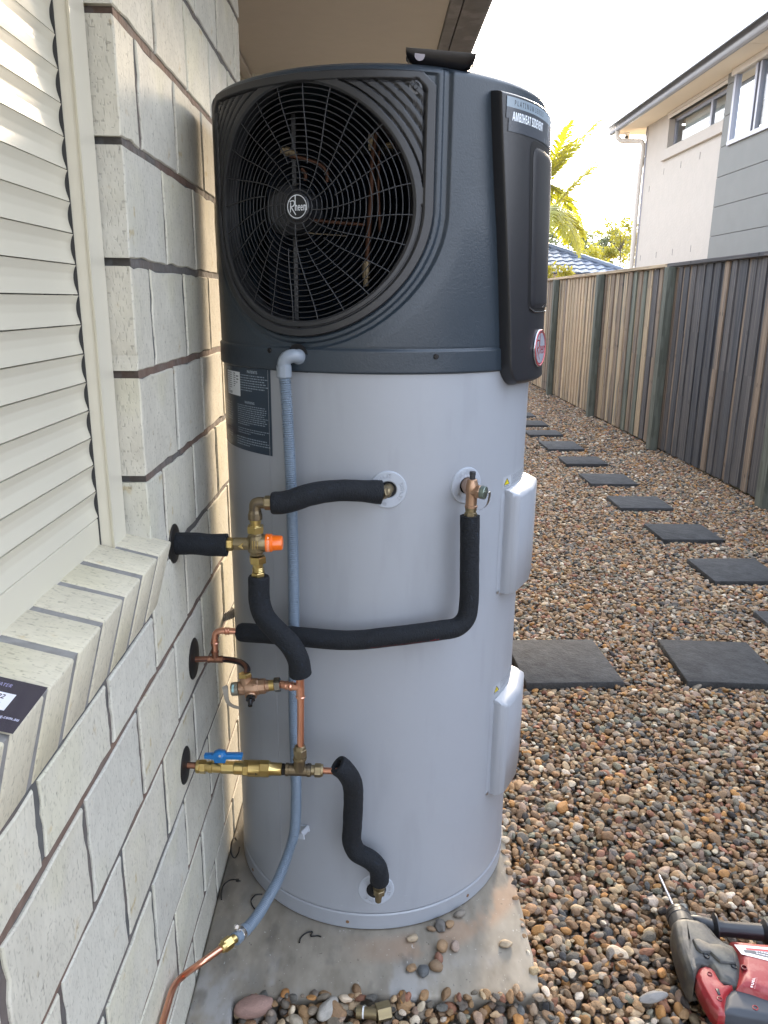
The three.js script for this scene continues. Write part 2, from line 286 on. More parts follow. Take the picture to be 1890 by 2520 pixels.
  for (let n = 0; n < 27; n++) { const m = part('slat', slatG, slatMat, shutter); m.position.set(0, 1.121 + PS * n, ZJ + 0.012); }
  part('bottom_bar', (() => { const g = span(XS - 0.008, XS + 0.0035, 1.058, 1.119, ZJ + 0.012, ZJ2 - 0.03, 0.002); return g; })(), slatMat, shutter);
  for (const [za, zb] of [[ZJ + 0.003, ZJ + 0.0695], [ZJ2 - 0.0695, ZJ2 - 0.003]]) {
    const far = za < 0, rail = part('guide_rail', span(-0.452, -0.402, 1.062, TOPWIN, za, zb, 0.004, 2), creamMetal, shutter);
    part('rail_lip', far ? span(-0.4045, -0.4005, 1.066, TOPWIN, zb - 0.0005, zb + 0.0018, 0.0007) : span(-0.4045, -0.4005, 1.066, TOPWIN, za - 0.0018, za + 0.0005, 0.0007), std({ color: lin(0.50, 0.46, 0.35), roughness: 0.5 }), rail);
    part('gap_shade', far ? span(-0.429, -0.4212, 1.066, TOPWIN, zb - 0.004, zb + 0.0022, 0) : span(-0.429, -0.4212, 1.066, TOPWIN, za - 0.0022, za + 0.004, 0), rubberMat, rail);  // dark strip standing in for the shaded gap between slats and rail
  }
  part('shutter_box', span(-0.56, -0.40, TOPWIN - 0.02, TOPWIN + 0.012, ZJ, ZJ2, 0.004), creamMetal, shutter);
  part('inner_wall', merge([span(-0.62, -0.52, 0.9, 2.3, ZJ - 0.1, ZJ2 + 0.1, 0)]), soffitMat, house);
  // the wall steps back beyond its corner, then runs on past the heater
  const plain = std({ color: lin(1.0, 0.985, 0.96), map: brickTex, bumpMap: brickBump, bumpScale: 0.0016, roughness: 0.93 });
  const ret = part('return_wall', merge([span(XW - 0.36, XW - 0.142, -0.03, EAVE_Y, ZEND - 0.01, ZEND + 0.12, 0), span(-0.74, -0.60, -0.03, EAVE_Y, -3.95, ZEND - 0.012, 0)].map((g) => uvBox(g, 2))), plain, house);
  const ZP = -16;
  part('long_wall', uvBox(span(-0.74, XW, -0.03, EAVE_Y, ZP, -3.952, 0), 2), plain, house);
  part('rooms', uvBox(span(-9, -0.742, -0.03, EAVE_Y - 0.005, ZP + 0.005, 3, 0), 2), plain, house);
  const rw = part('recess_window', merge([span(-0.5995, -0.575, 0.9, 0.95, -3.35, -2.7, 0.003), span(-0.5995, -0.575, 2.15, 2.2, -3.35, -2.7, 0.003), span(-0.5995, -0.575, 0.95, 2.15, -3.35, -3.3, 0.003), span(-0.5995, -0.575, 0.95, 2.15, -2.75, -2.7, 0.003)]), bronzeAlu, house);
  part('pane', span(-0.5995, -0.590, 0.95, 2.15, -3.3, -2.75, 0), darkPane, rw);
  part('cornice_bead', merge([span(-0.5995, -0.555, EAVE_Y - 0.022, EAVE_Y - 0.002, -3.94, ZEND - 0.02, 0.008, 2)]), soffitMat, house);
  part('roof_void', span(-9.4, 0.262, EAVE_Y + 0.012, EAVE_Y + 0.16, -16, 2.5, 0), gutterMat, house);
  part('soffit', uvBox(span(-9.4, 0.262, EAVE_Y, EAVE_Y + 0.01, -16, 2.5, 0), 2), soffitMat, house);
  part('fascia', uvBox(span(0.264, 0.3065, EAVE_Y - 0.012, EAVE_Y + 0.17, -16, 2.5, 0.003), 2), gutterMat, house);
  part('gutter', (() => { // open trough with a rounded front
    const s = new THREE.Shape(), o = [[0.311, 2.60], [0.311, 2.440], [0.396, 2.440], [0.409, 2.448], [0.415, 2.462], [0.415, 2.575], [0.421, 2.585], [0.418, 2.592], [0.411, 2.586], [0.411, 2.466], [0.4, 2.446], [0.315, 2.4455], [0.315, 2.60]];
    o.forEach((p, i) => i ? s.lineTo(p[0], p[1]) : s.moveTo(p[0], p[1])); s.closePath();
    const g = new THREE.ExtrudeGeometry(s, { depth: 18.5, bevelEnabled: false }); g.translate(0, 0, -16); return crease(uvBox(flat(g), 2), 0.6);
  })(), gutterMat, house);
  const roofG = new THREE.BufferGeometry();
  part('roof', (() => { const s = new THREE.Shape(); [[0.40, 2.62], [-4.6, 4.65], [-9.6, 2.62], [-9.6, 2.58], [-4.6, 4.6], [0.40, 2.585]].forEach((p, i) => i ? s.lineTo(...p) : s.moveTo(...p)); s.closePath(); const g = new THREE.ExtrudeGeometry(s, { depth: 18.5, bevelEnabled: false }); g.translate(0, 0, -16); return g; })(), gutterMat, house);
}
// ================================================================ GARDEN: pavers, gravel, fence
const slateTex = tex(512, 512, (u, v) => { const a = fbm(N1, u, v, 10, 5), b = fbm(N2, u, v, 90, 2), s = N1(u * 110, v * 110, 110); let g = 0.085 + 0.07 * (a - 0.5) + 0.05 * (b - 0.5); if (s > 0.93) g += 0.10 * (s - 0.93) / 0.07; const w = sstep(0.62, 0.75, fbm(N2, u + 0.3, v, 6, 5)); g += 0.03 * w; return [g, g * 0.985, g * 0.98]; });
const slateBump = tex(512, 512, (u, v) => fbm(N1, u, v, 18, 5) * 0.7 + fbm(N2, u, v, 80, 2) * 0.3, false);
const paverMats = [0.44, 0.38, 0.48].map((k) => std({ color: lin(k, k, k), map: slateTex, bumpMap: slateBump, bumpScale: 0.004, roughness: 0.97 }));
// centres from their corners in the photograph, on the gravel
const PAVERS = [[0.797, -2.895, 0.39, 0.39, 0.05, 'square dark stone paver scratched white, close beside the water heater'], [1.452, -2.893, 0.385, 0.39, -0.06, 'square dark stone paver in line with the scratched one, across a gravel gap'],
  [2.05, -3.24, 0.39, 0.38, 0, 0], [2.045, -4.03, 0.395, 0.37, 0.01, 0], [2.035, -4.76, 0.385, 0.355, 0, 0], [2.008, -5.52, 0.39, 0.345, 0, 0], [2.003, -6.30, 0.395, 0.385, 0.01, 0], [1.995, -7.085, 0.38, 0.37, -0.01, 0], [1.985, -7.87, 0.37, 0.44, 0.02, 0], [1.965, -8.665, 0.38, 0.36, 0, 0], [1.96, -9.39, 0.385, 0.365, 0, 0], [1.96, -10.12, 0.385, 0.365, 0.01, 0]];
const isPaver = (x, z, m = 0) => PAVERS.some(([cx, cz, w, d, a]) => { const dx = x - cx, dz = z - cz, c = Math.cos(a), s = Math.sin(a), lx = dx * c - dz * s, lz = dx * s + dz * c; return Math.abs(lx) < w / 2 + m && Math.abs(lz) < d / 2 + m; });
PAVERS.forEach(([x, z, w, d, a, label], n) => {
  const g = new RoundedBoxGeometry(w, 0.042, d, 2, 0.004), p = g.attributes.position, R = rng(300 + n);
  for (let i = 0; i < p.count; i++) { const h = N2(p.getX(i) * 40 + n * 13, p.getZ(i) * 40, 128) - 0.5; p.setX(i, p.getX(i) * (1 + h * 0.012)); p.setZ(i, p.getZ(i) * (1 + h * 0.012)); }
  const m = solo('stepping_paver', crease(uvBox(g, 2.2, n * 0.31, n * 0.57), 0.6), paverMats[n % 3], label || 'square dark stone stepping paver in the long row down the gravel path', 'paver', label ? undefined : 'stepping pavers in the row along the fence');
  m.position.set(x, 0.006, z); m.rotation.set((R() - 0.5) * 0.02, a, (R() - 0.5) * 0.02);
});
// river pebbles: six shapes, copied over the whole path
const gravel = new THREE.Group(); gravel.name = 'gravel'; gravel.userData = { kind: 'stuff', label: 'loose mixed brown, tan and grey river pebbles covering the side path', category: 'gravel' }; scene.add(gravel);
const pebbleTex = tex(256, 256, (u, v) => { const a = fbm(N1, u, v, 6, 5), b = N2(u * 60, v * 60, 60), vein = Math.abs(fbm(N2, u, v, 5, 4) - 0.5); let k = 0.82 + 0.5 * (a - 0.5) + 0.12 * (b - 0.5); if (vein < 0.012) k += 0.15; return [k, k * 0.985, k * 0.96]; });
const pebbleMat = std({ map: pebbleTex, roughness: 0.8, bumpMap: tex(128, 128, (u, v) => fbm(N1, u, v, 12, 4), false), bumpScale: 0.0012 });
function pebbleGeo(seed, angular, det = 3) {
  let g = new THREE.IcosahedronGeometry(1, det); g = mergeVertices(g, 1e-4);
  const R = rng(seed), ax = [1 + 0.25 * R(), 0.52 + 0.26 * R(), 0.72 + 0.22 * R()], p = g.attributes.position, cuts = [];
  for (let i = 0; i < 7; i++) cuts.push([V(R() - 0.5, R() - 0.5, R() - 0.5).normalize(), 0.62 + 0.3 * R()]);
  const v = V(), o = seed * 7.3;
  for (let i = 0; i < p.count; i++) {
    v.fromBufferAttribute(p, i);
    for (const [n, d] of cuts) { const e = v.dot(n) - d; if (e > 0) v.addScaledVector(n, -e * (angular ? 0.92 : 0.6)); }
    const h = 0.16 * (N1(v.x * 1.6 + o, v.y * 1.6 + v.z * 1.3 + o, 64) - 0.5) + 0.05 * (N2(v.x * 5 + o, v.z * 5 + v.y * 4, 64) - 0.5);
    v.multiplyScalar(1 + h); p.setXYZ(i, v.x * ax[0], v.y * ax[1], v.z * ax[2]);
  }
  g.computeVertexNormals(); return g;
}
const pebbleShapes = [1, 2, 3, 4, 5, 6, 7].map((s) => pebbleGeo(s, s % 3 !== 0));
const PEB = [[0.31, 0.20, 0.11, 26], [0.24, 0.16, 0.095, 20], [0.42, 0.33, 0.225, 17], [0.225, 0.20, 0.17, 14], [0.14, 0.13, 0.12, 10], [0.105, 0.112, 0.118, 5], [0.27, 0.13, 0.085, 8], [0.40, 0.215, 0.075, 7], [0.58, 0.53, 0.45, 6], [0.05, 0.046, 0.046, 5], [0.34, 0.26, 0.21, 10], [0.18, 0.185, 0.15, 5]];
const pebTotal = PEB.reduce((a, b) => a + b[3], 0);
function pebColor(R) { let t = R() * pebTotal; for (const [r, g, b, w] of PEB) { t -= w; if (t <= 0) { const k = 0.56 + 0.52 * R(); return lin(r * 1.07 * k * (0.95 + 0.1 * R()), g * 0.98 * k, b * 0.87 * k * (0.94 + 0.12 * R())); } } return lin(0.3, 0.2, 0.12); }
const onPad = (x, z, m = 0) => (x < 0.371 + m && z < -1.277 + m && z > -2.33 - m) || (x < -0.272 + m && z < 0.4 && z > -2.33);
{
  const R = rng(777), lists = pebbleShapes.map(() => []);
  const q = new THREE.Quaternion(), e = new THREE.Euler();
  const put = (x, y, z, s, flatness) => { const k = Math.floor(R() * pebbleShapes.length); e.set((R() - 0.5) * flatness, R() * 2 * PI, (R() - 0.5) * flatness); q.setFromEuler(e); lists[k].push([new THREE.Matrix4().compose(V(x, y, z), q.clone(), V(s, s * (0.85 + 0.3 * R()), s * (0.85 + 0.3 * R()))), pebColor(R)]); };
  const field = (x0, x1, z0, z1, cell, size, y0, jy, keep = 1) => {
    for (let z = z1; z < z0; z += cell) for (let x = x0; x < x1; x += cell) {
      const px = x + (R() - 0.5) * cell * 1.1, pz = z + (R() - 0.5) * cell * 1.1; if (R() > keep) continue;
      if (onPad(px, pz, 0.004)) continue;
      if (isPaver(px, pz, -0.004 - 0.022 * Math.pow(N1(px * 9, pz * 9, 200), 3))) continue;
      if (px < XW + 0.01 && pz > -2.4) continue;
      const h = 0.010 * (N1(px * 3 + 9, pz * 3, 256) - 0.5);
      let s = size * (0.62 + 0.75 * Math.pow(R(), 1.6)); if (R() < 0.05) s *= 1.5;
      const nearPaver = isPaver(px, pz, 0.03);
      const rise = px < 0.40 && pz > -1.34 ? 0.028 + 0.012 * sstep(-1.21, -1.26, pz) : px < 0.52 && pz > -2.4 ? 0.009 * sstep(0.52, 0.40, px) : 0; put(px, (nearPaver ? y0 - 0.004 : y0) + rise + h + (R() - 0.5) * jy, pz, s, 1.1);
    }
  };
  // lower and upper layer close to the camera, one layer further away
  field(-0.36, 3.0, -0.55, -3.4, 0.0165, 0.0105, -0.014, 0.010);
  field(-0.36, 3.0, -0.55, -3.4, 0.0172, 0.0114, 0.000, 0.014);
  field(-0.36, 3.0, -3.4, -7.5, 0.0180, 0.0118, -0.006, 0.016);
  field(-0.36, 3.0, -3.4, -7.5, 0.0240, 0.0122, 0.002, 0.014);
  field(-0.36, 3.0, -7.5, -15, 0.0235, 0.0150, -0.004, 0.018);
  for (let i = 0; i < 46; i++) put(-0.25 + 0.63 * R(), 0.056 - 0.006 * R(), -1.272 - 0.022 * R() * R(), 0.0105 * (0.6 + 0.7 * R()), 1.2);     // stones spilt over the edge of the pad
  for (let i = 0; i < 30; i++) put(0.366 + 0.012 * (R() - 0.6), 0.052 - 0.008 * R(), -1.3 - 0.95 * R(), 0.010 * (0.6 + 0.7 * R()), 1.2);
  pebbleShapes.forEach((g, k) => {
    const im = new THREE.InstancedMesh(g, pebbleMat, lists[k].length); im.name = 'pebbles'; im.castShadow = im.receiveShadow = true; im.userData = { kind: 'stuff' };
    lists[k].forEach(([m, c], i) => { im.setMatrixAt(i, m); im.setColorAt(i, c); }); gravel.add(im);
  });
}
// loose stones on the pad, one by one
{
  const R = rng(91), S = [[0.218, -1.495, 0.013, 3, 'pale grey pebble touching the heater base on the concrete pad'], [0.170, -1.461, 0.015, 4, 'dark grey pebble by the heater base on the concrete pad'], [0.192, -1.468, 0.0115, 0, 'tan pebble tucked behind the dark grey one on the pad'], [0.148, -1.455, 0.009, 1, 'tiny brown stone against the heater base on the pad'], [0.104, -1.425, 0.0135, 2, 'cream and brown pebble alone in front of the heater base'], [0.168, -1.400, 0.0155, 0, 'long brown pebble in the pad middle, one of two side by side'], [0.197, -1.401, 0.0135, 10, 'pale angular stone beside the long brown pebble on the pad'], [0.313, -1.410, 0.0145, 2, 'single tan pebble near the outer pad edge'], [0.158, -1.372, 0.012, 6, 'reddish stone resting against a larger brown one on the pad'], [0.151, -1.348, 0.0155, 1, 'larger upright brown stone on the pad'], [0.098, -1.346, 0.013, 0, 'smooth oval brown pebble beside a dark stone on the pad'], [0.122, -1.337, 0.0165, 5, 'two-toned dark stone near the front of the concrete pad']];
  S.forEach(([x, z, s, c, label], i) => {
    const g = pebbleGeo(40 + i, i % 3 === 1), pc = PEB[c], m = solo('loose_pebble', g, std({ color: lin(pc[0] * 0.95, pc[1] * 0.95, pc[2] * 0.95), map: pebbleTex, roughness: 0.7 }), label, 'pebble');
    m.scale.set(s, s * 0.95, s); m.rotation.set((R() - 0.5) * 0.5, R() * 6, (R() - 0.5) * 0.5);
    g.computeBoundingBox(); m.position.set(x, 0.05 - g.boundingBox.min.y * s * 0.86, z);
  });
  const big = solo('large_stone', pebbleGeo(61, true), std({ color: lin(0.30, 0.19, 0.16), map: pebbleTex, roughness: 0.85 }), 'large flat reddish stone at the inner corner of the pad', 'stone'); big.scale.set(0.036, 0.03, 0.026); big.position.set(-0.232, 0.050, -1.258); big.rotation.y = 0.3;
  const big2 = solo('large_stone', pebbleGeo(64, true), std({ color: lin(0.36, 0.34, 0.31), map: pebbleTex, roughness: 0.85 }), 'rough grey and white stone against the front edge of the pad', 'stone'); big2.scale.set(0.026, 0.024, 0.02); big2.position.set(-0.08, 0.047, -1.254); big2.rotation.y = 1;
  const big3 = solo('large_stone', pebbleGeo(65, false), std({ color: lin(0.26, 0.25, 0.24), map: pebbleTex, roughness: 0.9 }), 'long speckled grey stone lying on the gravel near the rotary hammer', 'stone');
  { const a = onY(1290 + 880 * 0.3617, 1920 + 1490 * 0.3617, 0.02); big3.scale.set(0.033, 0.017, 0.014); big3.position.set(a[0], 0.026, a[2]); big3.rotation.y = 0.25; }
}
// paling fence
const FX = 2.962;
const woodTex = (seed, base, dark, grey) => tex(256, 1024, (u, v) => {     // 0.25 m by 2 m, grain along v
  const n = seed * 0.173, w = fbm(N1, u + n, v, 4, 2) * 0.10, g = fbm(N2, u + w + n, v * 0.06 + n, 64, 3), l = fbm(N1, u + w * 0.6, v * 0.12 + n, 16, 3), st = sstep(0.58, 0.72, fbm(N2, u * 0.5 + n, v * 0.35, 12, 4));
  let t = clamp((0.55 * g + 0.6 * l - 0.57) * 2.3 + 0.5); const c = [0, 1, 2].map((i) => lerp(dark[i], base[i], t));
  for (let i = 0; i < 3; i++) c[i] = lerp(c[i], grey[i], st * 0.75);
  const kx = (u * 2.5 + n * 5) % 1 - 0.5, ky = ((v * 3.1 + n * 3) % 1 - 0.5) * 2.6, kr = Math.hypot(kx, ky); if (kr < 0.075 && Math.floor(v * 3.1 + n * 3) % 2) for (let i = 0; i < 3; i++) c[i] *= 0.45;
  return c;
});
const woodBump = tex(256, 512, (u, v) => 0.5 * fbm(N2, u, v * 0.06, 64, 3) + 0.5 * fbm(N1, u, v * 0.1, 20, 3), false);
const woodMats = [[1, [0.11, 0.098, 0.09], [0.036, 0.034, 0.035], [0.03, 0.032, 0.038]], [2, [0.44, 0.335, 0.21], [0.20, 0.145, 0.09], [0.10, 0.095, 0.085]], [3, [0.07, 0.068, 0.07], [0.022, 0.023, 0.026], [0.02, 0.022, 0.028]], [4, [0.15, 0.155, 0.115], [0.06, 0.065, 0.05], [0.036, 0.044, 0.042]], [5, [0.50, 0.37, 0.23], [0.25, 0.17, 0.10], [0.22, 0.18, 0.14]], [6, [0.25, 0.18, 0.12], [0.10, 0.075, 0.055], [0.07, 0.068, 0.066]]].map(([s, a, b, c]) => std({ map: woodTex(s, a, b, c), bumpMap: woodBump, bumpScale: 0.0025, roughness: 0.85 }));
// weathered grey bays near, tan beyond; contrast raised to paint in the far glow
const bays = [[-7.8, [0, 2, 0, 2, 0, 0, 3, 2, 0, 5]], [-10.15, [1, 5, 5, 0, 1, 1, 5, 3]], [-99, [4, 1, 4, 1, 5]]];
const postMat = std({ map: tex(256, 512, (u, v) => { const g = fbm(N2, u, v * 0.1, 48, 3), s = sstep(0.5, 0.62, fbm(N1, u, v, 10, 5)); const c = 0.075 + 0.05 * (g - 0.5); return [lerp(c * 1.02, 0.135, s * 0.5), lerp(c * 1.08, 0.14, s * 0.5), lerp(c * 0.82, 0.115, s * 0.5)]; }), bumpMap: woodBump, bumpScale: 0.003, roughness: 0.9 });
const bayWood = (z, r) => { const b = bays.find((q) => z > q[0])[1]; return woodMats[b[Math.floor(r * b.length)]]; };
const fence = thing('paling_fence', 'tall weathered timber paling fence with square posts and a capping rail', 'fence');
{
  const R = rng(2024), pal = [0.088, 0.10, 0.112].map((w) => [0, 1].map((v) => { const g = new RoundedBoxGeometry(0.016, 1.775, w, 1, 0.003); return uvBox(g, 1, v * 0.13, v * 0.3).scale(1, 1, 1); }));
  pal.forEach((a) => a.forEach((g) => { const uv = g.attributes.uv; for (let i = 0; i < uv.count; i++) uv.setXY(i, uv.getX(i) * 4, uv.getY(i) * 0.5); }));
  let z = 1.2, n = 0; const posts = [-0.65, -3.05, -5.45, -7.80, -10.15, -12.58, -15.0];
  while (z > -17) {
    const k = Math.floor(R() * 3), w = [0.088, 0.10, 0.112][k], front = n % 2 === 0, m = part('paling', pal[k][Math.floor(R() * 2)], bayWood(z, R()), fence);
    m.position.set(FX + (front ? 0 : 0.012) + (R() - 0.5) * 0.007, 0.025 + 1.775 / 2 + (R() - 0.5) * 0.012, z - w / 2); m.rotation.x = (R() - 0.5) * 0.014; m.rotation.y = (R() - 0.5) * 0.05; if (R() < 0.5) m.rotation.z = PI;
    z -= w * (front ? 0.80 : 0.72) + R() * 0.008; n++;
  }
  for (const zp of posts) { const g = uvBox(new RoundedBoxGeometry(0.08, 1.86, 0.112, 2, 0.004)), uv = g.attributes.uv; for (let i = 0; i < uv.count; i++) uv.setXY(i, uv.getX(i) * 4, uv.getY(i) * 0.5); const m = part('post', g, postMat, fence); m.position.set(FX - 0.055, 0.87, zp); m.rotation.set((R() - 0.5) * 0.006, 0, (R() - 0.5) * 0.012); }
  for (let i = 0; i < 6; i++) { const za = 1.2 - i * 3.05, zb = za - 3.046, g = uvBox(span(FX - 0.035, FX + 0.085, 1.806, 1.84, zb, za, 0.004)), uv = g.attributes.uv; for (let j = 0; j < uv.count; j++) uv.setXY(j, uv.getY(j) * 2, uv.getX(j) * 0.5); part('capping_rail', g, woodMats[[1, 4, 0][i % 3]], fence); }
  for (const y of [0.02, 0.45, 1.5]) { const g = uvBox(span(FX + 0.03, FX + 0.07, y - 0.035, y + 0.035, -17, 1.2, 0.003)), uv = g.attributes.uv; for (let j = 0; j < uv.count; j++) uv.setXY(j, uv.getY(j) * 4, uv.getX(j) * 0.5); part('rail', g, woodMats[3], fence); }
}
// ================================================================ NEIGHBOUR'S HOUSE
const renderMat = std({ map: tex(256, 256, (u, v) => { const g = 0.47 + 0.04 * (fbm(N1, u, v, 8, 5) - 0.5); return [g, g * 0.89, g * 0.76]; }), roughness: 0.92, bumpMap: tex(128, 128, (u, v) => fbm(N2, u, v, 40, 3), false), bumpScale: 0.003 });
const trimMat = std({ color: lin(0.62, 0.56, 0.48), roughness: 0.7 });
const cladMat = std({ map: tex(128, 128, (u, v) => { const g = 0.185 + 0.02 * (fbm(N1, u, v, 6, 4) - 0.5); return [g, g * 0.99, g * 0.90]; }), roughness: 0.75 });
const alu = std({ color: lin(0.30, 0.30, 0.33), roughness: 0.4, metalness: 0.4 });
const gutter2 = std({ color: lin(0.27, 0.27, 0.285), roughness: 0.35, metalness: 0.2 });
const glassMat = phys({ color: lin(0.9, 0.93, 0.95), roughness: 0.03, transmission: 1, thickness: 0, ior: 1.5 });
const blindMat = std({ color: lin(0.55, 0.54, 0.48), roughness: 0.8 });
const roomMat = std({ color: lin(0.18, 0.175, 0.165), roughness: 0.9 });
const NX = 5.0, NC = -15.3, NJ = -11.88;                   // wall plane, far corner, start of the cladding
const nHouse = thing('neighbour_house', 'two storey cream rendered house with grey weatherboards beyond the fence', 'house');
{
  const SY = 4.56, Z2 = -2.0;
  const wz = (px, py) => onX(px, py, NX);                   // a point on the wall plane
  const winTL = wz(1651, 290), winBL = wz(1633, 372), winR = NJ + 0.03;
  const wy0 = winBL[1], wy1 = SY - 0.10, wz0 = winTL[2] - 0.05;
  // rendered wall with the window opening
  const wall = part('wall', merge([
    span(NX, NX + 0.22, -0.03, wy0, NC, NJ + 0.3, 0), span(NX, NX + 0.22, wy0, SY, NC, wz0, 0), span(NX, NX + 0.22, wy1, SY, wz0, NJ + 0.3, 0),
    span(NX + 0.222, NX + 9, -0.03, SY, NC, NC + 0.2, 0)].map((g) => uvBox(g, 1))), renderMat, nHouse);
  // weep joints in the render
  const joint = new THREE.BoxGeometry(0.006, 0.10, 0.012), jm = std({ color: lin(0.25, 0.23, 0.21), roughness: 1 });
  for (const [px, py] of [[1634, 422], [1676, 405], [1723, 383], [1576, 635], [1615, 627], [1655, 620], [1700, 612], [1598, 465]]) { const a = wz(px, py), m = part('joint', joint, jm, nHouse); m.position.set(NX - 0.001, a[1], a[2]); }
  // sill and head of the long window
  part('window_sill', span(NX - 0.05, NX + 0.1, wy0 - 0.17, wy0, wz0 - 0.12, NJ + 0.02, 0.01, 2), renderMat, nHouse);
  part('window_head', merge([span(NX - 0.02, NX + 0.06, wy1, wy1 + 0.05, wz0 - 0.03, NJ + 0.1, 0.006), span(NX - 0.035, NX + 0.03, wy1 + 0.05, SY - 0.004, wz0 - 0.03, NJ + 0.1, 0.006)]), trimMat, nHouse);
  const win = new THREE.Group(); win.name = 'window'; nHouse.add(win);
  const midZ = wz(1732, 300)[2];
  part('frame', merge([span(NX + 0.10, NX + 0.15, wy0, wy0 + 0.05, wz0, NJ + 0.3, 0.004), span(NX + 0.10, NX + 0.15, wy1 - 0.05, wy1, wz0, NJ + 0.3, 0.004), span(NX + 0.10, NX + 0.15, wy0, wy1, wz0, wz0 + 0.05, 0.004), span(NX + 0.095, NX + 0.155, wy0, wy1, midZ - 0.035, midZ + 0.035, 0.004)]), alu, win);
  part('pane', span(NX + 0.12, NX + 0.128, wy0 + 0.05, wy1 - 0.05, wz0 + 0.05, midZ - 0.036, 0), glassMat, win);
  part('pane', span(NX + 0.12, NX + 0.128, wy0 + 0.05, wy1 - 0.05, midZ + 0.036, NJ + 0.3, 0), glassMat, win);
  part('blind', span(NX + 0.24, NX + 0.26, wy0 + 0.26, wy1, wz0 + 0.1, NJ + 0.3, 0), blindMat, win);
  part('room', merge([span(NX + 2.6, NX + 9, 0, SY + 0.1, NC + 0.2, Z2, 0), span(NX + 0.23, NX + 2.6, 2.3, 2.4, NC + 0.2, Z2, 0), span(NX + 0.31, NX + 2.6, SY + 0.022, SY + 0.1, NC + 0.2, Z2, 0)]), roomMat, nHouse);
  // grey boards, each one built
  const CH = 0.40, w2a = wz(1829, 140), w2b = wz(1806, 346), w2y0 = w2b[1], w2y1 = SY - 0.1, w2z = w2a[2];
  for (let k = -12; k < 3; k++) {
    const y0 = w2y0 - 0.03 + CH * k, y1 = Math.min(y0 + CH - 0.008, SY - 0.004); if (y1 < 0 || y0 > SY - 0.02) continue;
    const g = (za, zb) => uvBox(span(NX - 0.042, NX - 0.012, Math.max(y0, -0.02), y1, za, zb, 0.003), 1);
    if (y0 >= w2y0 - 0.035) { part('board', g(NJ, w2z - 0.03), cladMat, nHouse); part('board', g(w2z + 1.9, Z2), cladMat, nHouse); } else part('board', g(NJ, Z2), cladMat, nHouse);
  }
  part('board_backing', merge([span(NX - 0.03, NX + 0.1, -0.03, w2y0 - 0.03, NJ + 0.02, Z2, 0), span(NX - 0.03, NX + 0.1, w2y0 - 0.03, SY, NJ + 0.02, w2z - 0.03, 0), span(NX - 0.03, NX + 0.1, w2y0 - 0.03, SY, w2z + 1.9, Z2, 0)]), std({ color: lin(0.12, 0.12, 0.12), roughness: 0.9 }), nHouse);
  const win2 = new THREE.Group(); win2.name = 'window'; nHouse.add(win2);
  part('frame', merge([span(NX - 0.075, NX + 0.02, w2y0 - 0.06, w2y0, w2z - 0.035, w2z + 1.9, 0.004), span(NX - 0.07, NX + 0.02, w2y0, w2y1 + 0.09, w2z - 0.035, w2z + 0.03, 0.004), span(NX - 0.06, NX + 0.02, w2y0, w2y1, w2z + 0.56, w2z + 0.62, 0.004), span(NX - 0.05, NX + 0.02, w2y0, w2y1, w2z + 0.66, w2z + 0.71, 0.004), span(NX - 0.07, NX + 0.02, w2y0, w2y1, w2z + 1.84, w2z + 1.9, 0.004)]), alu, win2);
  part('pane', span(NX - 0.03, NX - 0.022, w2y0, w2y1, w2z + 0.03, w2z + 0.56, 0), phys({ color: lin(0.75, 0.8, 0.85), roughness: 0.04, metalness: 1 }), win2);
  part('pane', span(NX - 0.012, NX - 0.004, w2y0, w2y1, w2z + 0.71, w2z + 1.84, 0), glassMat, win2);
  part('blind', span(NX + 0.06, NX + 0.07, w2y0 + 0.38, w2y1, w2z + 0.6, w2z + 1.84, 0), std({ color: lin(0.36, 0.37, 0.40), roughness: 0.8 }), win2);
  part('window_head', span(NX - 0.09, NX + 0.03, w2y1 + 0.012, SY - 0.003, w2z - 0.1, w2z + 2, 0.006), trimMat, win2);
  // eave
  const GX = 4.54, ZE = -16.1;
  part('soffit', merge([uvBox(span(GX + 0.06, NX + 0.3, SY, SY + 0.02, -13.1, NC - 0.7, 0)), uvBox(span(GX + 0.06, NX + 0.3, SY, SY + 0.02, -10.6, -13.092, 0)), uvBox(span(GX + 0.06, NX + 0.3, SY, SY + 0.02, Z2, -10.592, 0))]), std({ color: lin(0.84, 0.72, 0.55), roughness: 0.9 }), nHouse);
  struct('added_bounce_slab', uvBox(span(3.12, NX - 0.05, -0.028, -0.012, -24, 1.5, 0), 1), std({ color: lin(0.50, 0.46, 0.40), roughness: 0.9 }));  // unseen pale slab, added to bounce light up to the soffit and wall
  part('gable_soffit', span(NX + 0.3, NX + 9, SY, SY + 0.02, NC - 0.7, NC, 0), trimMat, nHouse);
  part('gutter', (() => { const s = new THREE.Shape(); [[GX + 0.055, SY + 0.14], [GX + 0.055, SY - 0.01], [GX + 0.012, SY - 0.025], [GX - 0.02, SY - 0.012], [GX - 0.04, SY + 0.03], [GX - 0.04, SY + 0.12], [GX - 0.05, SY + 0.14]].forEach((p, i) => i ? s.lineTo(...p) : s.moveTo(...p)); s.closePath(); const g = new THREE.ExtrudeGeometry(s, { depth: Z2 - NC + 0.7, bevelEnabled: false }); g.translate(0, 0, NC - 0.7); return crease(flat(g), 0.5); })(), gutter2, nHouse);
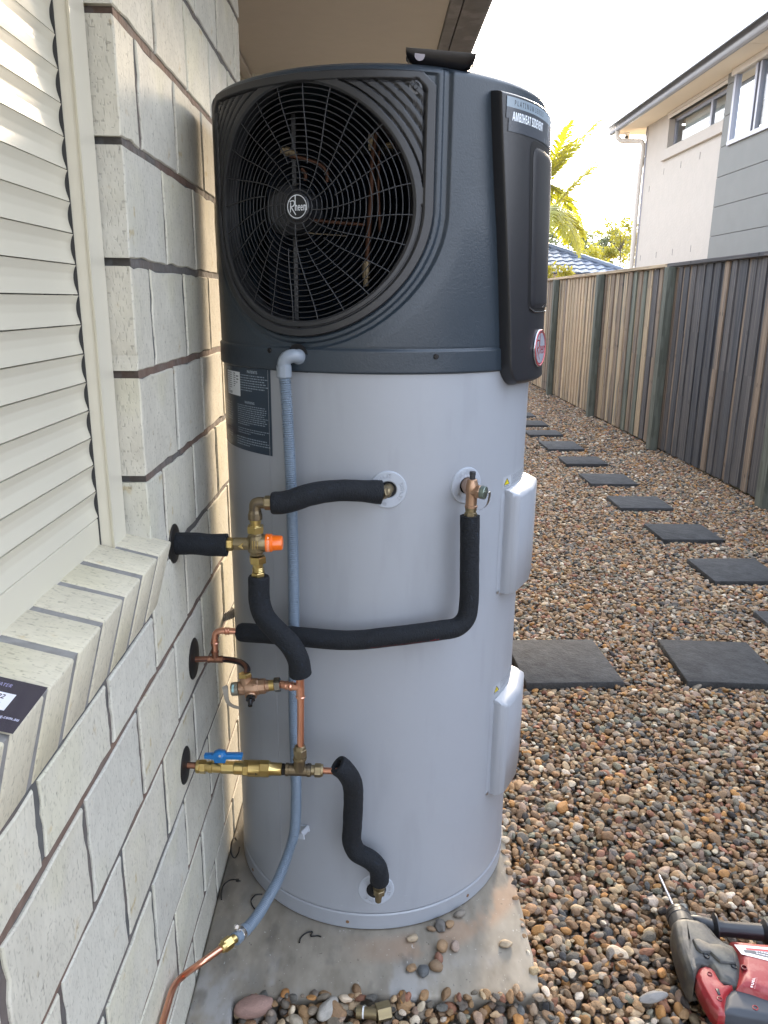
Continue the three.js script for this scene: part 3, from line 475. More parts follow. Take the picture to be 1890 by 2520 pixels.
  // metal roof with its folded edge
  const roof = part('roof', (() => { const s = new THREE.Shape(); [[GX - 0.13, SY + 0.16], [NX + 5, SY + 2.2], [NX + 10, SY + 0.15], [NX + 10, SY + 0.12], [NX + 5, SY + 2.15], [GX - 0.13, SY + 0.12]].forEach((p, i) => i ? s.lineTo(...p) : s.moveTo(...p)); s.closePath(); const g = new THREE.ExtrudeGeometry(s, { depth: Z2 - ZE, bevelEnabled: false }); g.translate(0, 0, ZE); return g; })(), std({ color: lin(0.35, 0.37, 0.40), roughness: 0.4, metalness: 0.2 }), nHouse);
  part('barge_edge', span(GX - 0.15, GX - 0.128, SY + 0.05, SY + 0.19, ZE, Z2, 0.004), std({ color: lin(0.48, 0.52, 0.56), roughness: 0.35, metalness: 0.2 }), roof);
  const clip = new THREE.BoxGeometry(0.006, 0.016, 0.035); for (let z = ZE + 0.4; z < -8; z += 0.33) { const m = part('rivet', clip, gutter2, roof); m.position.set(GX - 0.152, SY + 0.085, z); }
  // downpipe: swan neck under the soffit, then down the corner
  part('downpipe', sweep([[GX + 0.02, SY + 0.02, NC - 0.30], [GX + 0.02, SY - 0.10, NC - 0.30], [GX + 0.06, SY - 0.17, NC - 0.28], [GX + 0.30, SY - 0.21, NC - 0.16], [NX - 0.05, SY - 0.25, NC - 0.02], [NX - 0.03, SY - 0.36, NC + 0.0], [NX - 0.05, SY - 0.7, NC + 0.0], [NX - 0.05, 2, NC], [NX - 0.05, 0.0, NC]], 0.045, 14, 90), trimMat, nHouse);
  const cond = part('conduit', sweep([[GX + 0.45, SY - 0.02, NC + 0.06], [NX - 0.03, SY - 0.10, NC + 0.09], [NX - 0.014, SY - 0.3, NC + 0.10], [NX - 0.014, 0, NC + 0.10]], 0.012, 8, 40), alu, nHouse);
  for (const y of [4.05, 2.75]) { const m = part('saddle', new RoundedBoxGeometry(0.012, 0.03, 0.05, 1, 0.003), trimMat, cond); m.position.set(NX - 0.024, y, NC + 0.10); }
  // security camera on the soffit
  const cam = thing('security_camera', 'small white dome security camera under the neighbour eave', 'camera');
  const cp = onX(1546, 312, GX + 0.26);
  part('mount', rev([cp[0], SY, cp[2]], [0, -1, 0], [[0, 0.055], [0.03, 0.055], [0.045, 0.045], [0.05, 0.03]], 20), std({ color: lin(0.75, 0.72, 0.66), roughness: 0.4 }), cam);
  const ball = part('ball', new THREE.SphereGeometry(0.05, 20, 14), std({ color: lin(0.75, 0.72, 0.66), roughness: 0.4 }), cam); ball.position.set(cp[0], SY - 0.075, cp[2]);
  part('lens', rev([cp[0] - 0.02, SY - 0.09, cp[2] + 0.035], [-0.45, -0.3, 0.85], [[0, 0.03], [0.016, 0.032], [0.018, 0.024], [0.012, 0.02]], 18), std({ color: lin(0.02, 0.02, 0.02), roughness: 0.25 }), cam);
}
// ================================================================ TILED ROOF, PALM, TREES BEYOND THE FENCE
const tileMats = [[0.11, 0.135, 0.18], [0.125, 0.15, 0.195], [0.10, 0.12, 0.165]].map((c) => std({ color: lin(...c), roughness: 0.35 }));
const farHouse = thing('tiled_house', 'low house with blue grey tiled hip roof behind the far end of the fence', 'house');
{
  const z0 = -25, eaveY = 2.35, ridge = onZ(1340, 612, z0 - 4), right = onZ(1500, 668, z0 - 1.5);
  // the roof plane that faces us: eave along x at z0, rising away; a hip runs down on its right
  const eaveR = [right[0] + 0.2, eaveY], slope = Math.tan(23 * D2R), W = 0.30, Lt = 0.33;
  const g = gridGeo(8, 1, (u, t) => { const x = (u - 0.5) * W; return [x, 0.032 * Math.pow(Math.sin(PI * u), 2) + (1 - t) * 0.028, -t * Lt]; });
  const tile = merge([g, gridGeo(8, 1, (u, t) => { const x = (u - 0.5) * W; return [x, (0.032 * Math.pow(Math.sin(PI * u), 2) + 0.028) * t, 0]; })]);
  const roof = new THREE.Group(); roof.name = 'roof'; farHouse.add(roof);
  const hipX = (d) => eaveR[0] - d * 1.0; let n = 0;
  for (let r = 0; r < 20; r++) for (let c = 0; c < 20; c++) {
    const d = r * Lt * Math.cos(23 * D2R), x = eaveR[0] - 0.15 - c * W; if (x > hipX(d) - 0.1 || x < eaveR[0] - 6.4) continue; if (n++ > 298) break;
    const m = part('tile', tile, tileMats[(r * 7 + c * 3) % 3], roof); m.position.set(x, eaveY + d * slope, z0 - d); m.rotation.x = 23 * D2R;
  }
  const sheet = new THREE.BufferGeometry(); sheet.setAttribute('position', new THREE.Float32BufferAttribute([eaveR[0] - 12, eaveY - 0.02, z0, eaveR[0], eaveY - 0.02, z0, eaveR[0] - 6.5, eaveY - 0.02 + 6.5 * slope, z0 - 6.5, eaveR[0] - 12, eaveY - 0.02, z0, eaveR[0] - 6.5, eaveY - 0.02 + 6.5 * slope, z0 - 6.5, eaveR[0] - 12, eaveY - 0.02 + 6.5 * slope, z0 - 6.5, eaveR[0], eaveY - 0.02, z0, eaveR[0], eaveY - 0.02, z0 - 13, eaveR[0] - 6.5, eaveY - 0.02 + 6.5 * slope, z0 - 6.5], 3)); sheet.computeVertexNormals();
  part('roof_base', sheet, tileMats[2], farHouse);
  part('hip_cap', sweep([[eaveR[0] + 0.05, eaveY + 0.02, z0 + 0.05], [eaveR[0] - 6.5, eaveY + 0.06 + 6.5 * slope, z0 - 6.5]], 0.085, 10, 24), tileMats[0], farHouse);
  part('wall', span(eaveR[0] - 11.5, eaveR[0] - 0.5, -0.03, eaveY, z0 - 12.4, z0 - 0.5, 0), renderMat, farHouse);
}
function leafMat(c, t = 0.5) { return phys({ color: lin(...c), roughness: 0.9, transmission: t, thickness: 0, side: THREE.DoubleSide }); }
const palmLeaf = leafMat([0.34, 0.33, 0.015], 0.6), palmStem = std({ color: lin(0.20, 0.19, 0.07), roughness: 0.7 }), barkMat = std({ map: tex(128, 256, (u, v) => { const g = 0.16 + 0.1 * (fbm(N1, u, v, 12, 4) - 0.5); return [g, g * 0.88, g * 0.72]; }), roughness: 1, bumpMap: woodBump, bumpScale: 0.02 });
// palm: trunk, then fronds, each a bent midrib with two rows of leaflets
function frond(o, dir, L, droop, R, up) {
  const pts = [], n = 8, d = V(...dir).normalize(); for (let i = 0; i <= n; i++) { const t = i / n; pts.push([o[0] + d.x * L * t * (1 - 0.12 * t), o[1] + up * L * t - droop * L * t * t, o[2] + d.z * L * t * (1 - 0.12 * t)]); }
  const cv = new THREE.CatmullRomCurve3(pts.map((p) => V(...p))), pos = [], M = 46;
  for (let i = 4; i <= M; i++) for (const s of [-1, 1]) {
    const t = i / M, p = cv.getPointAt(Math.min(1, t)), tan = cv.getTangentAt(Math.min(1, t)), side = V().crossVectors(tan, UPV).normalize().multiplyScalar(s), len = L * 0.30 * Math.sin(PI * Math.min(0.94, 0.15 + 0.82 * t)) * (0.85 + 0.3 * R()), w = 0.034 * L;
    const q = V().copy(side).multiplyScalar(0.78).addScaledVector(tan, 0.62).addScaledVector(UPV, 0.12 - 0.5 * R() * (0.4 + droop)).normalize(), wv = V().copy(tan).multiplyScalar(w / 2);
    const e = p.clone().addScaledVector(q, len), m = p.clone().addScaledVector(q, len * 0.5).addScaledVector(UPV, len * 0.05); e.y -= len * 0.12;
    pos.push(p.x - wv.x, p.y - wv.y, p.z - wv.z, p.x + wv.x, p.y + wv.y, p.z + wv.z, m.x + wv.x, m.y + wv.y, m.z + wv.z, p.x - wv.x, p.y - wv.y, p.z - wv.z, m.x + wv.x, m.y + wv.y, m.z + wv.z, m.x - wv.x, m.y - wv.y, m.z - wv.z, m.x - wv.x, m.y - wv.y, m.z - wv.z, m.x + wv.x, m.y + wv.y, m.z + wv.z, e.x, e.y, e.z);
  }
  const g = new THREE.BufferGeometry(); g.setAttribute('position', new THREE.Float32BufferAttribute(pos, 3)); uvBox(g); g.computeVertexNormals();
  return [g, sweep(cv, (l, t) => 0.018 * L * (1.1 - t) * 0.5, 6, 16)];
}
function palm(px, py, z, L, seed, label, spears) {
  const R = rng(seed), c = onZ(px, py, z), t = thing('palm_tree', label, 'palm tree', 'palms beyond the fence');
  part('trunk', sweep([[c[0] + 0.1, -0.1, z], [c[0], c[1] * 0.5, z], [c[0], c[1] - 0.1, z]], (l, q) => 0.13 - 0.05 * q, 12, 20), barkMat, t);
  const n = 15; for (let i = 0; i < n; i++) { const a = i / n * 2 * PI + R() * 0.3, up = i < spears ? 0.9 + 0.5 * R() : 0.15 + 0.55 * R(), [lg, sg] = frond(c, [Math.cos(a), 0, Math.sin(a)], L * (0.8 + 0.3 * R()), i < spears ? 0.35 : 0.75 + 0.35 * R(), R, up); const f = part('frond', lg, palmLeaf, t); part('midrib', sg, palmStem, f); }
}
palm(1346, 530, -19, 1.6, 5, 'arching green palm with drooping fronds above the blue tiled roof', 2);
palm(1340, 455, -26, 1.75, 9, 'taller palm with upright fronds rising behind the lower palm', 7);
// broadleaf trees: trunk, limbs, leaves spread through clumps
function tree(px, py, z, w, h, seed, mat, label, nLeaf, leaf) {
  const R = rng(seed), c = onZ(px, py, z), t = thing('tree', label, 'tree', 'trees beyond the fence'), base = -0.1, pos = [], limbs = [];
  limbs.push(sweep([[c[0], base, z], [c[0] + 0.1, c[1] * 0.5, z], [c[0], c[1], z]], (l, q) => 0.03 * w * (1.2 - 0.8 * q), 8, 14));
  const cl = []; for (let i = 0; i < 26; i++) { const a = R() * 2 * PI, r = Math.sqrt(R()) * w / 2, y = c[1] + (R() - 0.5) * h * (1 - 0.5 * r / (w / 2)); cl.push([c[0] + Math.cos(a) * r, y, z + Math.sin(a) * r * 0.8, 0.11 * w * (0.6 + 0.8 * R())]); if (i < 9) limbs.push(sweep([[c[0], c[1] - h * 0.35, z], [(c[0] + cl[i][0]) / 2, (c[1] - h * 0.3 + y) / 2, (z + cl[i][2]) / 2], cl[i].slice(0, 3)], (l, q) => 0.010 * w * (1.1 - q), 5, 8)); }
  const a = V(), b = V();
  for (let i = 0; i < nLeaf; i++) { const k = cl[Math.floor(R() * cl.length)], th = R() * 2 * PI, ph = Math.acos(2 * R() - 1), r = k[3] * Math.cbrt(R()); const o = V(k[0] + r * Math.sin(ph) * Math.cos(th), k[1] + 0.7 * r * Math.cos(ph), k[2] + r * Math.sin(ph) * Math.sin(th)); a.set(R() - 0.5, R() - 0.5, R() - 0.5).normalize(); b.set(R() - 0.5, R() - 0.5, R() - 0.5).cross(a).normalize(); const s = leaf * (0.6 + 0.8 * R()); const p0 = o, p1 = o.clone().addScaledVector(a, s).addScaledVector(b, s * 0.35), p2 = o.clone().addScaledVector(a, s * 2), p3 = o.clone().addScaledVector(a, s).addScaledVector(b, -s * 0.35); for (const q of [p0, p1, p2, p0, p2, p3]) pos.push(q.x, q.y, q.z); }
  const g = new THREE.BufferGeometry(); g.setAttribute('position', new THREE.Float32BufferAttribute(pos, 3)); uvBox(g); g.computeVertexNormals();
  part('trunk', merge(limbs), barkMat, t); part('crown', g, mat, t);
}
const leafA = leafMat([0.30, 0.28, 0.02]), leafB = leafMat([0.13, 0.15, 0.06]);
tree(1470, 645, -33, 3.2, 1.6, 21, leafA, 'sunlit yellow green tree just above the fence beside the cream house', 2600, 0.10);
tree(1400, 610, -48, 4.2, 2.4, 22, leafB, 'hazy grey green gum tree above the tiled roof', 2200, 0.14);
tree(1490, 610, -55, 4.0, 2.8, 23, leafB, 'hazy pale tree with open clumps beside the cream house corner', 2200, 0.15);
tree(1352, 690, -20, 1.1, 0.9, 24, leafA, 'small bright yellow green shrub against the tiled roof', 1200, 0.06);
tree(1528, 575, -28, 1.6, 1.6, 25, leafA, 'loose yellow branch tips beside the neighbour downpipe', 500, 0.09);
// ================================================================ WATER HEATER
const TX = 0.014, TZ = -1.80, RB = 0.346, RH = 0.349;      // axis and radii
const cyl = (th, y, r) => [TX + r * Math.sin(th * D2R), y, TZ + r * Math.cos(th * D2R)];
const tankTex = tex(1024, 1024, (u, v) => { const a = 1 + 0.05 * (fbm(N1, u, v, 6, 5) - 0.5), low = sstep(0.32, 0.04, v), s = N2(u * 256, v * 200, 256), d = s > 0.985 - 0.02 * low ? 0.35 : 0, st = 0.05 * sstep(0.55, 0.75, fbm(N2, u, v * 0.15, 40, 4)); const k = a + d - st; return [k, k, k].map((x) => x * 0.9); });
const bodyMat = phys({ map: tankTex, color: lin(0.325, 0.345, 0.38), roughness: 0.42, clearcoat: 0.25, clearcoatRoughness: 0.35, bumpMap: tex(256, 256, (u, v) => fbm(N1, u, v, 90, 2), false), bumpScale: 0.0002 });
const hoodBump = tex(512, 512, (u, v) => { const a = fbm(N1, u, v, 100, 2), b = fbm(N2, u, v, 48, 2); return 0.6 * a + 0.4 * b; }, false);
const hoodMat = phys({ color: lin(0.024, 0.035, 0.048), roughness: 0.40, bumpMap: hoodBump, bumpScale: 0.00035 });
const blackMat = phys({ color: lin(0.020, 0.021, 0.024), roughness: 0.42, bumpMap: hoodBump, bumpScale: 0.0002 });
const panelMat = phys({ color: lin(0.017, 0.018, 0.022), roughness: 0.36, bumpMap: hoodBump, bumpScale: 0.00015 });
const steelMat = std({ color: lin(0.55, 0.55, 0.55), roughness: 0.3, metalness: 1 });
const brassTex = tex(256, 256, (u, v) => { const a = fbm(N1, u, v, 8, 5); return [0.56 + 0.2 * (a - 0.5), 0.42 + 0.2 * (a - 0.5), 0.17 + 0.16 * (a - 0.5)]; });
const brassMat = std({ map: brassTex, roughness: 0.30, metalness: 1 });
const agedBrass = std({ map: tex(256, 256, (u, v) => { const a = fbm(N1, u, v, 8, 5), b = fbm(N2, u, v, 30, 3); return [0.26 + 0.16 * (a - 0.5) + 0.06 * (b - 0.5), 0.21 + 0.14 * (a - 0.5) + 0.06 * (b - 0.5), 0.125 + 0.1 * (a - 0.5)]; }), roughness: 0.48, metalness: 0.9 });
const darkBrass = std({ map: tex(256, 256, (u, v) => { const a = fbm(N1, u, v, 6, 5); const k = sstep(0.35, 0.7, a); return [lerp(0.07, 0.22, k), lerp(0.06, 0.17, k), lerp(0.05, 0.10, k)]; }), roughness: 0.5, metalness: 0.85 });
const bronzeMat = std({ map: tex(256, 256, (u, v) => { const a = fbm(N1, u, v, 10, 5); return [0.42 + 0.14 * (a - 0.5), 0.27 + 0.12 * (a - 0.5), 0.18 + 0.1 * (a - 0.5)]; }), roughness: 0.42, metalness: 0.9, bumpMap: tex(128, 128, (u, v) => fbm(N2, u, v, 50, 2), false), bumpScale: 0.0006 });
const copperMat = std({ map: tex(256, 256, (u, v) => { const a = fbm(N1, u, v * 0.3, 8, 5), b = sstep(0.6, 0.75, fbm(N2, u, v, 12, 4)); return [lerp(0.80, 0.5, b * 0.5) + 0.1 * (a - 0.5), lerp(0.40, 0.22, b * 0.5) + 0.1 * (a - 0.5), lerp(0.27, 0.13, b * 0.5) + 0.08 * (a - 0.5)]; }), roughness: 0.30, metalness: 1 });
const burntCopper = std({ map: tex(256, 256, (u, v) => { const a = sstep(0.35, 0.65, fbm(N1, u, v, 6, 5)), b = fbm(N2, u, v, 20, 4); return [lerp(0.05, 0.32, a) + 0.06 * (b - 0.5), lerp(0.04, 0.15, a) + 0.05 * (b - 0.5), lerp(0.045, 0.09, a)]; }), roughness: 0.45, metalness: 0.85 });
const shadedCopper = std({ color: lin(0.055, 0.025, 0.015), roughness: 0.5, metalness: 0.8 });  // copper darkened so its colour carries the dimness inside the hood
const heater = thing('water_heater', 'tall cylindrical heat pump water heater, grey tank with charcoal fan hood', 'water heater');
// ---- tank
part('tank', gridGeo(160, 3, (a, t) => { const y = [0.097, 0.0985, 0.7, 1.33][Math.round(t * 3)], p = cyl(a * 360 - 180, y, t === 0 ? RB - 0.0015 : RB); return [p[0], p[1], p[2], a * 2.2 / 1.33, y / 1.33]; }, true), bodyMat, heater);
const rim = part('base_ring', rev([TX, 0, TZ], [0, 1, 0], [[0.053, RB - 0.02], [0.053, RB - 0.001], [0.056, RB + 0.0012], [0.092, RB + 0.0012], [0.0955, RB - 0.001]], 160, 0, 0.5), bodyMat, heater);
for (const th of [-9.8, 41, -60]) part('rivet', rev(cyl(th, 0.0715, RB + 0.0005), [Math.sin(th * D2R), 0, Math.cos(th * D2R)], [[0, 0.0042], [0.0015, 0.004], [0.0022, 0.002]], 12), std({ color: lin(0.28, 0.16, 0.09), roughness: 0.6, metalness: 0.7 }), rim);
part('feet', rev([TX, 0.044, TZ], [0, 1, 0], [[0, RB - 0.02], [0.012, RB - 0.02]], 60), rubberMat, heater);
part('seam', gridGeo(2, 1, (u, t) => cyl(-38.6 + (u - 0.5) * 0.28, lerp(0.099, 1.328, t), RB + (u === 0.5 ? 0.0011 : 0.0001))), bodyMat, heater);
// ---- hood: cylinder with a recessed field for the fan frame, a groove round it, a lip below
const GT = -25.2, GY = 1.612, WD = 0.229, TD = 0.2155;     // fan axis, its height, half width and top of the frame
const uTh = (u) => GT + Math.asin(clamp(u / RH, -1, 1)) / D2R;
function sdD(u, v) { if (v <= 0) return Math.hypot(u, v) - WD; const a = Math.abs(u) - WD, b = v - TD; const c = (Math.abs(u) + v - WD - TD + 0.020) * 0.7071; return Math.max(a, b, c); }
const HY0 = 1.3175, HY1 = 1.838;
part('hood', gridGeo(760, 270, (a, b) => {
  const th = -180 + 360 * a, y = lerp(HY0, HY1, b), dth = th - GT; let dr = 0;
  if (Math.abs(dth) < 85) {
    const u = RH * Math.sin(dth * D2R), v = y - GY, s = sdD(u, v), top = v > 0 ? Math.max(Math.abs(u) - WD, -1) : s;
    const sg = v > 0 ? Math.abs(u) - WD : s;
    const side = v > 0 ? 1 : sstep(-0.16, 0.05, (u - 0.02) + 0.45 * (v + 0.23));   // the groove is deep beside the fan and dies away below
    const gr = sstep(0.0095, 0.0125, sg) * sstep(0.0235, 0.0195, sg);
    dr -= 0.0062 * gr * lerp(0.25, 1, side);
    dr -= 0.004 * sstep(0.0025, 0.0005, sg) * (v > TD - 0.002 ? 0 : 1);
    dr += 0.0022 * sstep(0.0235, 0.05, sg) * sstep(0.14, 0.05, sg) * lerp(0.4, 1, side) * sstep(0.05, -0.05, v);
  }
  const lip = sstep(1.3645, 1.3600, y); dr += 0.0030 * lip;
  dr -= 0.0014 * sstep(1.3660, 1.3645, y) * (1 - lip);
  dr -= 0.004 * sstep(1.3200, HY0, y);
  const e = clamp((y - 1.826) / 0.012); dr -= 0.014 * (1 - Math.sqrt(Math.max(0, 1 - e * e)));
  const p = cyl(th, y, RH + dr); return [p[0], p[1], p[2], th * D2R * RH * 4, y * 4];
}, true, (a, b) => { const th = -180 + 360 * a - GT, y = lerp(HY0, HY1, b); if (Math.abs(th) > 85) return false; return sdD(RH * Math.sin(th * D2R), y - GY) < -0.006; }), hoodMat, heater);
part('hood_top', rev([TX, 0, TZ], [0, 1, 0], [[1.8375, RH - 0.0135], [1.845, RH - 0.03], [1.852, RH - 0.09], [1.856, 0.02]].slice(), 120, 0, 0.7), hoodMat, heater);
part('hood_floor', rev([TX, 0, TZ], [0, 1, 0], [[1.3302, RB - 0.003], [1.336, RB - 0.004]], 80), blackMat, heater);
// ---- things seen dimly behind the guard
const finMat = std({ color: lin(0.008, 0.022, 0.048), roughness: 0.5, bumpMap: tex(256, 64, (u, v) => (u * 64 % 1) < 0.5 ? 1 : 0, false), bumpScale: 0.002 });
const coil = part('coil', gridGeo(60, 2, (a, t) => { const th = lerp(-85, 85, a), p = cyl(th + 160, lerp(1.37, 1.80, t), 0.285); return [p[0], p[1], p[2], a * 12, t * 4]; }), finMat, heater);
part('motor_bracket', merge([span(-0.160, -0.150, 1.34, 1.80, -1.66, -1.65, 0.002), rev([-0.135, 1.612, -1.60], [-0.42, 0, 0.9], [[0, 0.045], [0.06, 0.045], [0.075, 0.03]], 24)]), blackMat, heater);
{
  const zz = (x, y, z) => onZ(540 + x * 550 / 1659, 140 + y * 550 / 1659, z), Z = -1.55;
  part('copper_coil_pipe', merge([sweep([zz(1170, 560, Z), zz(1135, 800, Z), zz(1130, 1000, Z), zz(1112, 1250, Z), zz(1098, 1480, Z), zz(1090, 1640, Z)], 0.0055, 10, 40), sweep([zz(650, 1208, Z), zz(880, 1230, Z), zz(1080, 1245, Z)], 0.004, 8, 20), sweep([zz(520, 735, Z), zz(640, 760, Z), zz(760, 810, Z), zz(800, 870, Z), zz(798, 930, Z)], 0.0042, 8, 30), sweep([zz(610, 830, Z), zz(640, 870, Z), zz(636, 920, Z)], 0.004, 8, 12), sweep([zz(1185, 700, Z - 0.01), zz(1180, 1000, Z - 0.01), zz(1195, 1300, Z - 0.01)], 0.004, 8, 20)]), shadedCopper, heater);
  part('service_valve', merge([rev(zz(455, 690, Z), [1, -0.25, 0], [[0, 0.006], [0.008, 0.006], [0.0081, 0.009], [0.016, 0.009], [0.0161, 0.006], [0.03, 0.006]], 12), rev(zz(1090, 1520, Z), [0, -1, 0], [[0, 0.008], [0.03, 0.008], [0.031, 0.006], [0.045, 0.006]], 12), rev(zz(1235, 655, Z), [1, 0, 0], [[0, 0.006], [0.02, 0.006]], 10)]), darkBrass, heater);
  part('wire_tray', sweep([zz(640, 1305, Z), zz(950, 1330, Z)], 0.0015, 6, 10), darkBrass, heater);
  part('bracket_plate', (() => { const a = zz(1105, 565, Z), b = zz(1170, 690, Z); return span(a[0], b[0], b[1], a[1], Z - 0.01, Z - 0.006, 0.001); })(), darkBrass, heater);
}
// ---- fan frame
const gp = (u, v, dr) => cyl(uTh(u), GY + v, RH + dr);
const RO = 0.2;                                            // opening
const rD = (phi) => { let lo = 0.2, hi = 0.36; for (let i = 0; i < 26; i++) { const m = (lo + hi) / 2; if (sdD(m * Math.cos(phi), m * Math.sin(phi)) < 0) lo = m; else hi = m; } return lo; };
const frame = part('fan_frame', (() => {
  const NP = 420, NS = 64, tab = []; for (let i = 0; i <= NP; i++) tab.push(rD(i / NP * 2 * PI));
  return gridGeo(NP, NS, (a, b) => {
    const phi = a * 2 * PI, ro = tab[Math.round(a * NP)]; let r, dr;
    if (b < 3 / NS) { r = RO; dr = lerp(-0.025, 0.001, b * NS / 3); } else if (b > 1 - 2 / NS) { r = ro; dr = -0.004; } else {
      const t = (b - 3 / NS) / (1 - 5 / NS); r = lerp(RO, ro, t); const u = r * Math.cos(phi), v = r * Math.sin(phi), sd = sdD(u, v);
      const rim1 = sstep(RO, RO + 0.004, r) * 0.0035;
      dr = 0.001 + rim1 + 0.0035 * sstep(-0.0165, -0.0135, sd) * sstep(0.0006, -0.0026, sd) - 0.003 * sstep(-0.0026, 0, sd);
      if (v > 0 && sd < -0.0165 && r > 0.2145) { const k = (r - 0.2145) / 0.0132; const fr = k - Math.floor(k); if (r < 0.2145 + 0.0132 * 6.05) dr -= 0.0055 * sstep(0.02, 0.08, fr) * sstep(0.24, 0.18, fr); if (sd > -0.0185) dr -= 0.003; }
      else if (v <= 0 && sd < -0.0165 && sd > -0.019) dr -= 0.003;
    }
    const p = gp(r * Math.cos(phi), r * Math.sin(phi), dr); return [p[0], p[1], p[2], r * Math.cos(phi) * 4, r * Math.sin(phi) * 4];
  });
})(), blackMat, heater);
for (const [u, v] of [[0.199, 0.190], [-0.199, 0.190], [0, -0.2155]]) {
  const big = v > 0, th = uTh(u), d = [Math.sin(th * D2R), 0, Math.cos(th * D2R)];
  if (big) part('screw_boss', rev(gp(u, v, 0.0005), d, [[0, 0.0115], [0.003, 0.0115], [0.0035, 0.0105], [0.0036, 0.0075], [0.001, 0.0068]], 24), std({ color: lin(0.06, 0.062, 0.066), roughness: 0.35 }), frame);
  part('screw', merge([rev(gp(u, v, 0.001), d, [[0, 0.005], [0.003, 0.005], [0.0042, 0.0035]], 14), rev(gp(u, v, 0.0035), d, [[0, 0.0014], [0.0012, 0.0014]], 6)]), std({ color: lin(0.02, 0.02, 0.02), roughness: 0.2, metalness: 0.6 }), frame);
}
// ---- fan guard: rings and swept spokes
{
  const wires = [], ring = (r, w) => { const n = 120, cv = new THREE.CatmullRomCurve3([...Array(n)].map((_, i) => V(...gp(r * Math.cos(i / n * 2 * PI), r * Math.sin(i / n * 2 * PI), -0.002))), true); const t = new THREE.TubeGeometry(cv, n, w, 5, true); return t; };
  for (let i = 0; i < 18; i++) wires.push(ring(0.0285 + (RO - 0.0285) * i / 17.6, i === 0 ? 0.0016 : 0.00105));
  const NSP = 24; for (let k = 0; k < NSP; k++) { const r0 = k % 2 ? 0.074 : 0.028, pts = []; for (let i = 0; i <= 14; i++) { const r = lerp(r0, RO + 0.002, i / 14), q = r / RO, ph = (k / NSP * 360 + 9 + 58 * q - 28 * q * q - 28) * D2R; pts.push(gp(r * Math.cos(ph), r * Math.sin(ph), -0.0008)); } wires.push(sweep(pts, 0.00115, 5, 28, { caps: false })); }
  const g = part('guard_wires', merge(wires), blackMat, heater); g.userData.kind = 'stuff';
  part('hub_disc', rev(gp(0, 0, -0.004), [Math.sin(GT * D2R), 0, Math.cos(GT * D2R)], [[0, 0.0238], [0.003, 0.0238], [0.0045, 0.0228], [0.005, 0.0222]], 40), blackMat, heater);
}
const logo = (ctx, w, bg, fg) => {
  ctx.fillStyle = bg; ctx.fillRect(0, 0, w, w); ctx.strokeStyle = fg; ctx.fillStyle = fg;
  ctx.lineWidth = w * 0.035; ctx.beginPath(); ctx.arc(w / 2, w / 2, w * 0.455, 0, 2 * PI); ctx.stroke();
  ctx.lineWidth = w * 0.045; ctx.beginPath(); ctx.moveTo(w * 0.17, w * 0.72); ctx.quadraticCurveTo(w * 0.2, w * 0.5, w * 0.19, w * 0.33); ctx.stroke();       // stem of the R
  ctx.beginPath(); ctx.moveTo(w * 0.15, w * 0.30); ctx.quadraticCurveTo(w * 0.40, w * 0.20, w * 0.38, w * 0.38); ctx.quadraticCurveTo(w * 0.36, w * 0.5, w * 0.2, w * 0.5); ctx.quadraticCurveTo(w * 0.28, w * 0.60, w * 0.44, w * 0.83); ctx.stroke();
  ctx.beginPath(); ctx.moveTo(w * 0.42, w * 0.05); ctx.lineTo(w * 0.42, w * 0.66); ctx.stroke();
  ctx.save(); ctx.translate(w * 0.395, w * 0.66); ctx.scale(0.82, 1.5); ctx.font = 'bold ' + Math.round(w * 0.27) + 'px sans-serif'; ctx.textBaseline = 'alphabetic'; ctx.fillText('heem', 0, 0); ctx.restore();
};
function disc(center, normal, r, mat, parent, name, dz = 0) {
  const g = new THREE.CircleGeometry(r, 48), m = part(name, g, mat, parent); m.position.set(...center); m.quaternion.setFromUnitVectors(V(0, 0, 1), V(...normal).normalize()); return m;
}
disc(gp(0, 0, 0.0014), [Math.sin(GT * D2R), 0, Math.cos(GT * D2R)], 0.0214, std({ map: canvasTex(256, 256, (c, w) => logo(c, w, '#17191d', '#c9ced4')), roughness: 0.35 }), heater, 'hub_emblem');
for (const [th, y] of [[17.8, 1.3505], [-36.5, 1.3555], [80, 1.351]]) part('hood_screw', merge([rev(cyl(th, y, RH + 0.0025), [Math.sin(th * D2R), 0, Math.cos(th * D2R)], [[0, 0.0052], [0.002, 0.0052], [0.0032, 0.004]], 16), rev(cyl(th, y, RH + 0.0055), [Math.sin(th * D2R), 0, Math.cos(th * D2R)], [[0, 0.0018], [0.001, 0.0018]], 6)]), std({ color: lin(0.012, 0.012, 0.014), roughness: 0.25, metalness: 0.5 }), heater);
// near-black patch on the hood, painting the shaded hole round the drain elbow
part('drain_slot_shade', (() => { const s = new THREE.Shape(); s.moveTo(-0.021, -0.028); s.lineTo(0.021, -0.028); s.lineTo(0.021, 0.004); s.absarc(0, 0.004, 0.021, 0, PI, false); s.closePath(); const g = new THREE.ShapeGeometry(s, 16), p = g.attributes.position; for (let i = 0; i < p.count; i++) { const q = cyl(-25.6 + p.getX(i) / RH / D2R, 1.3455 + p.getY(i), RH + 0.0036); p.setXYZ(i, ...q); } g.computeVertexNormals(); return g; })(), std({ color: lin(0.004, 0.004, 0.005), roughness: 0.9 }), heater);
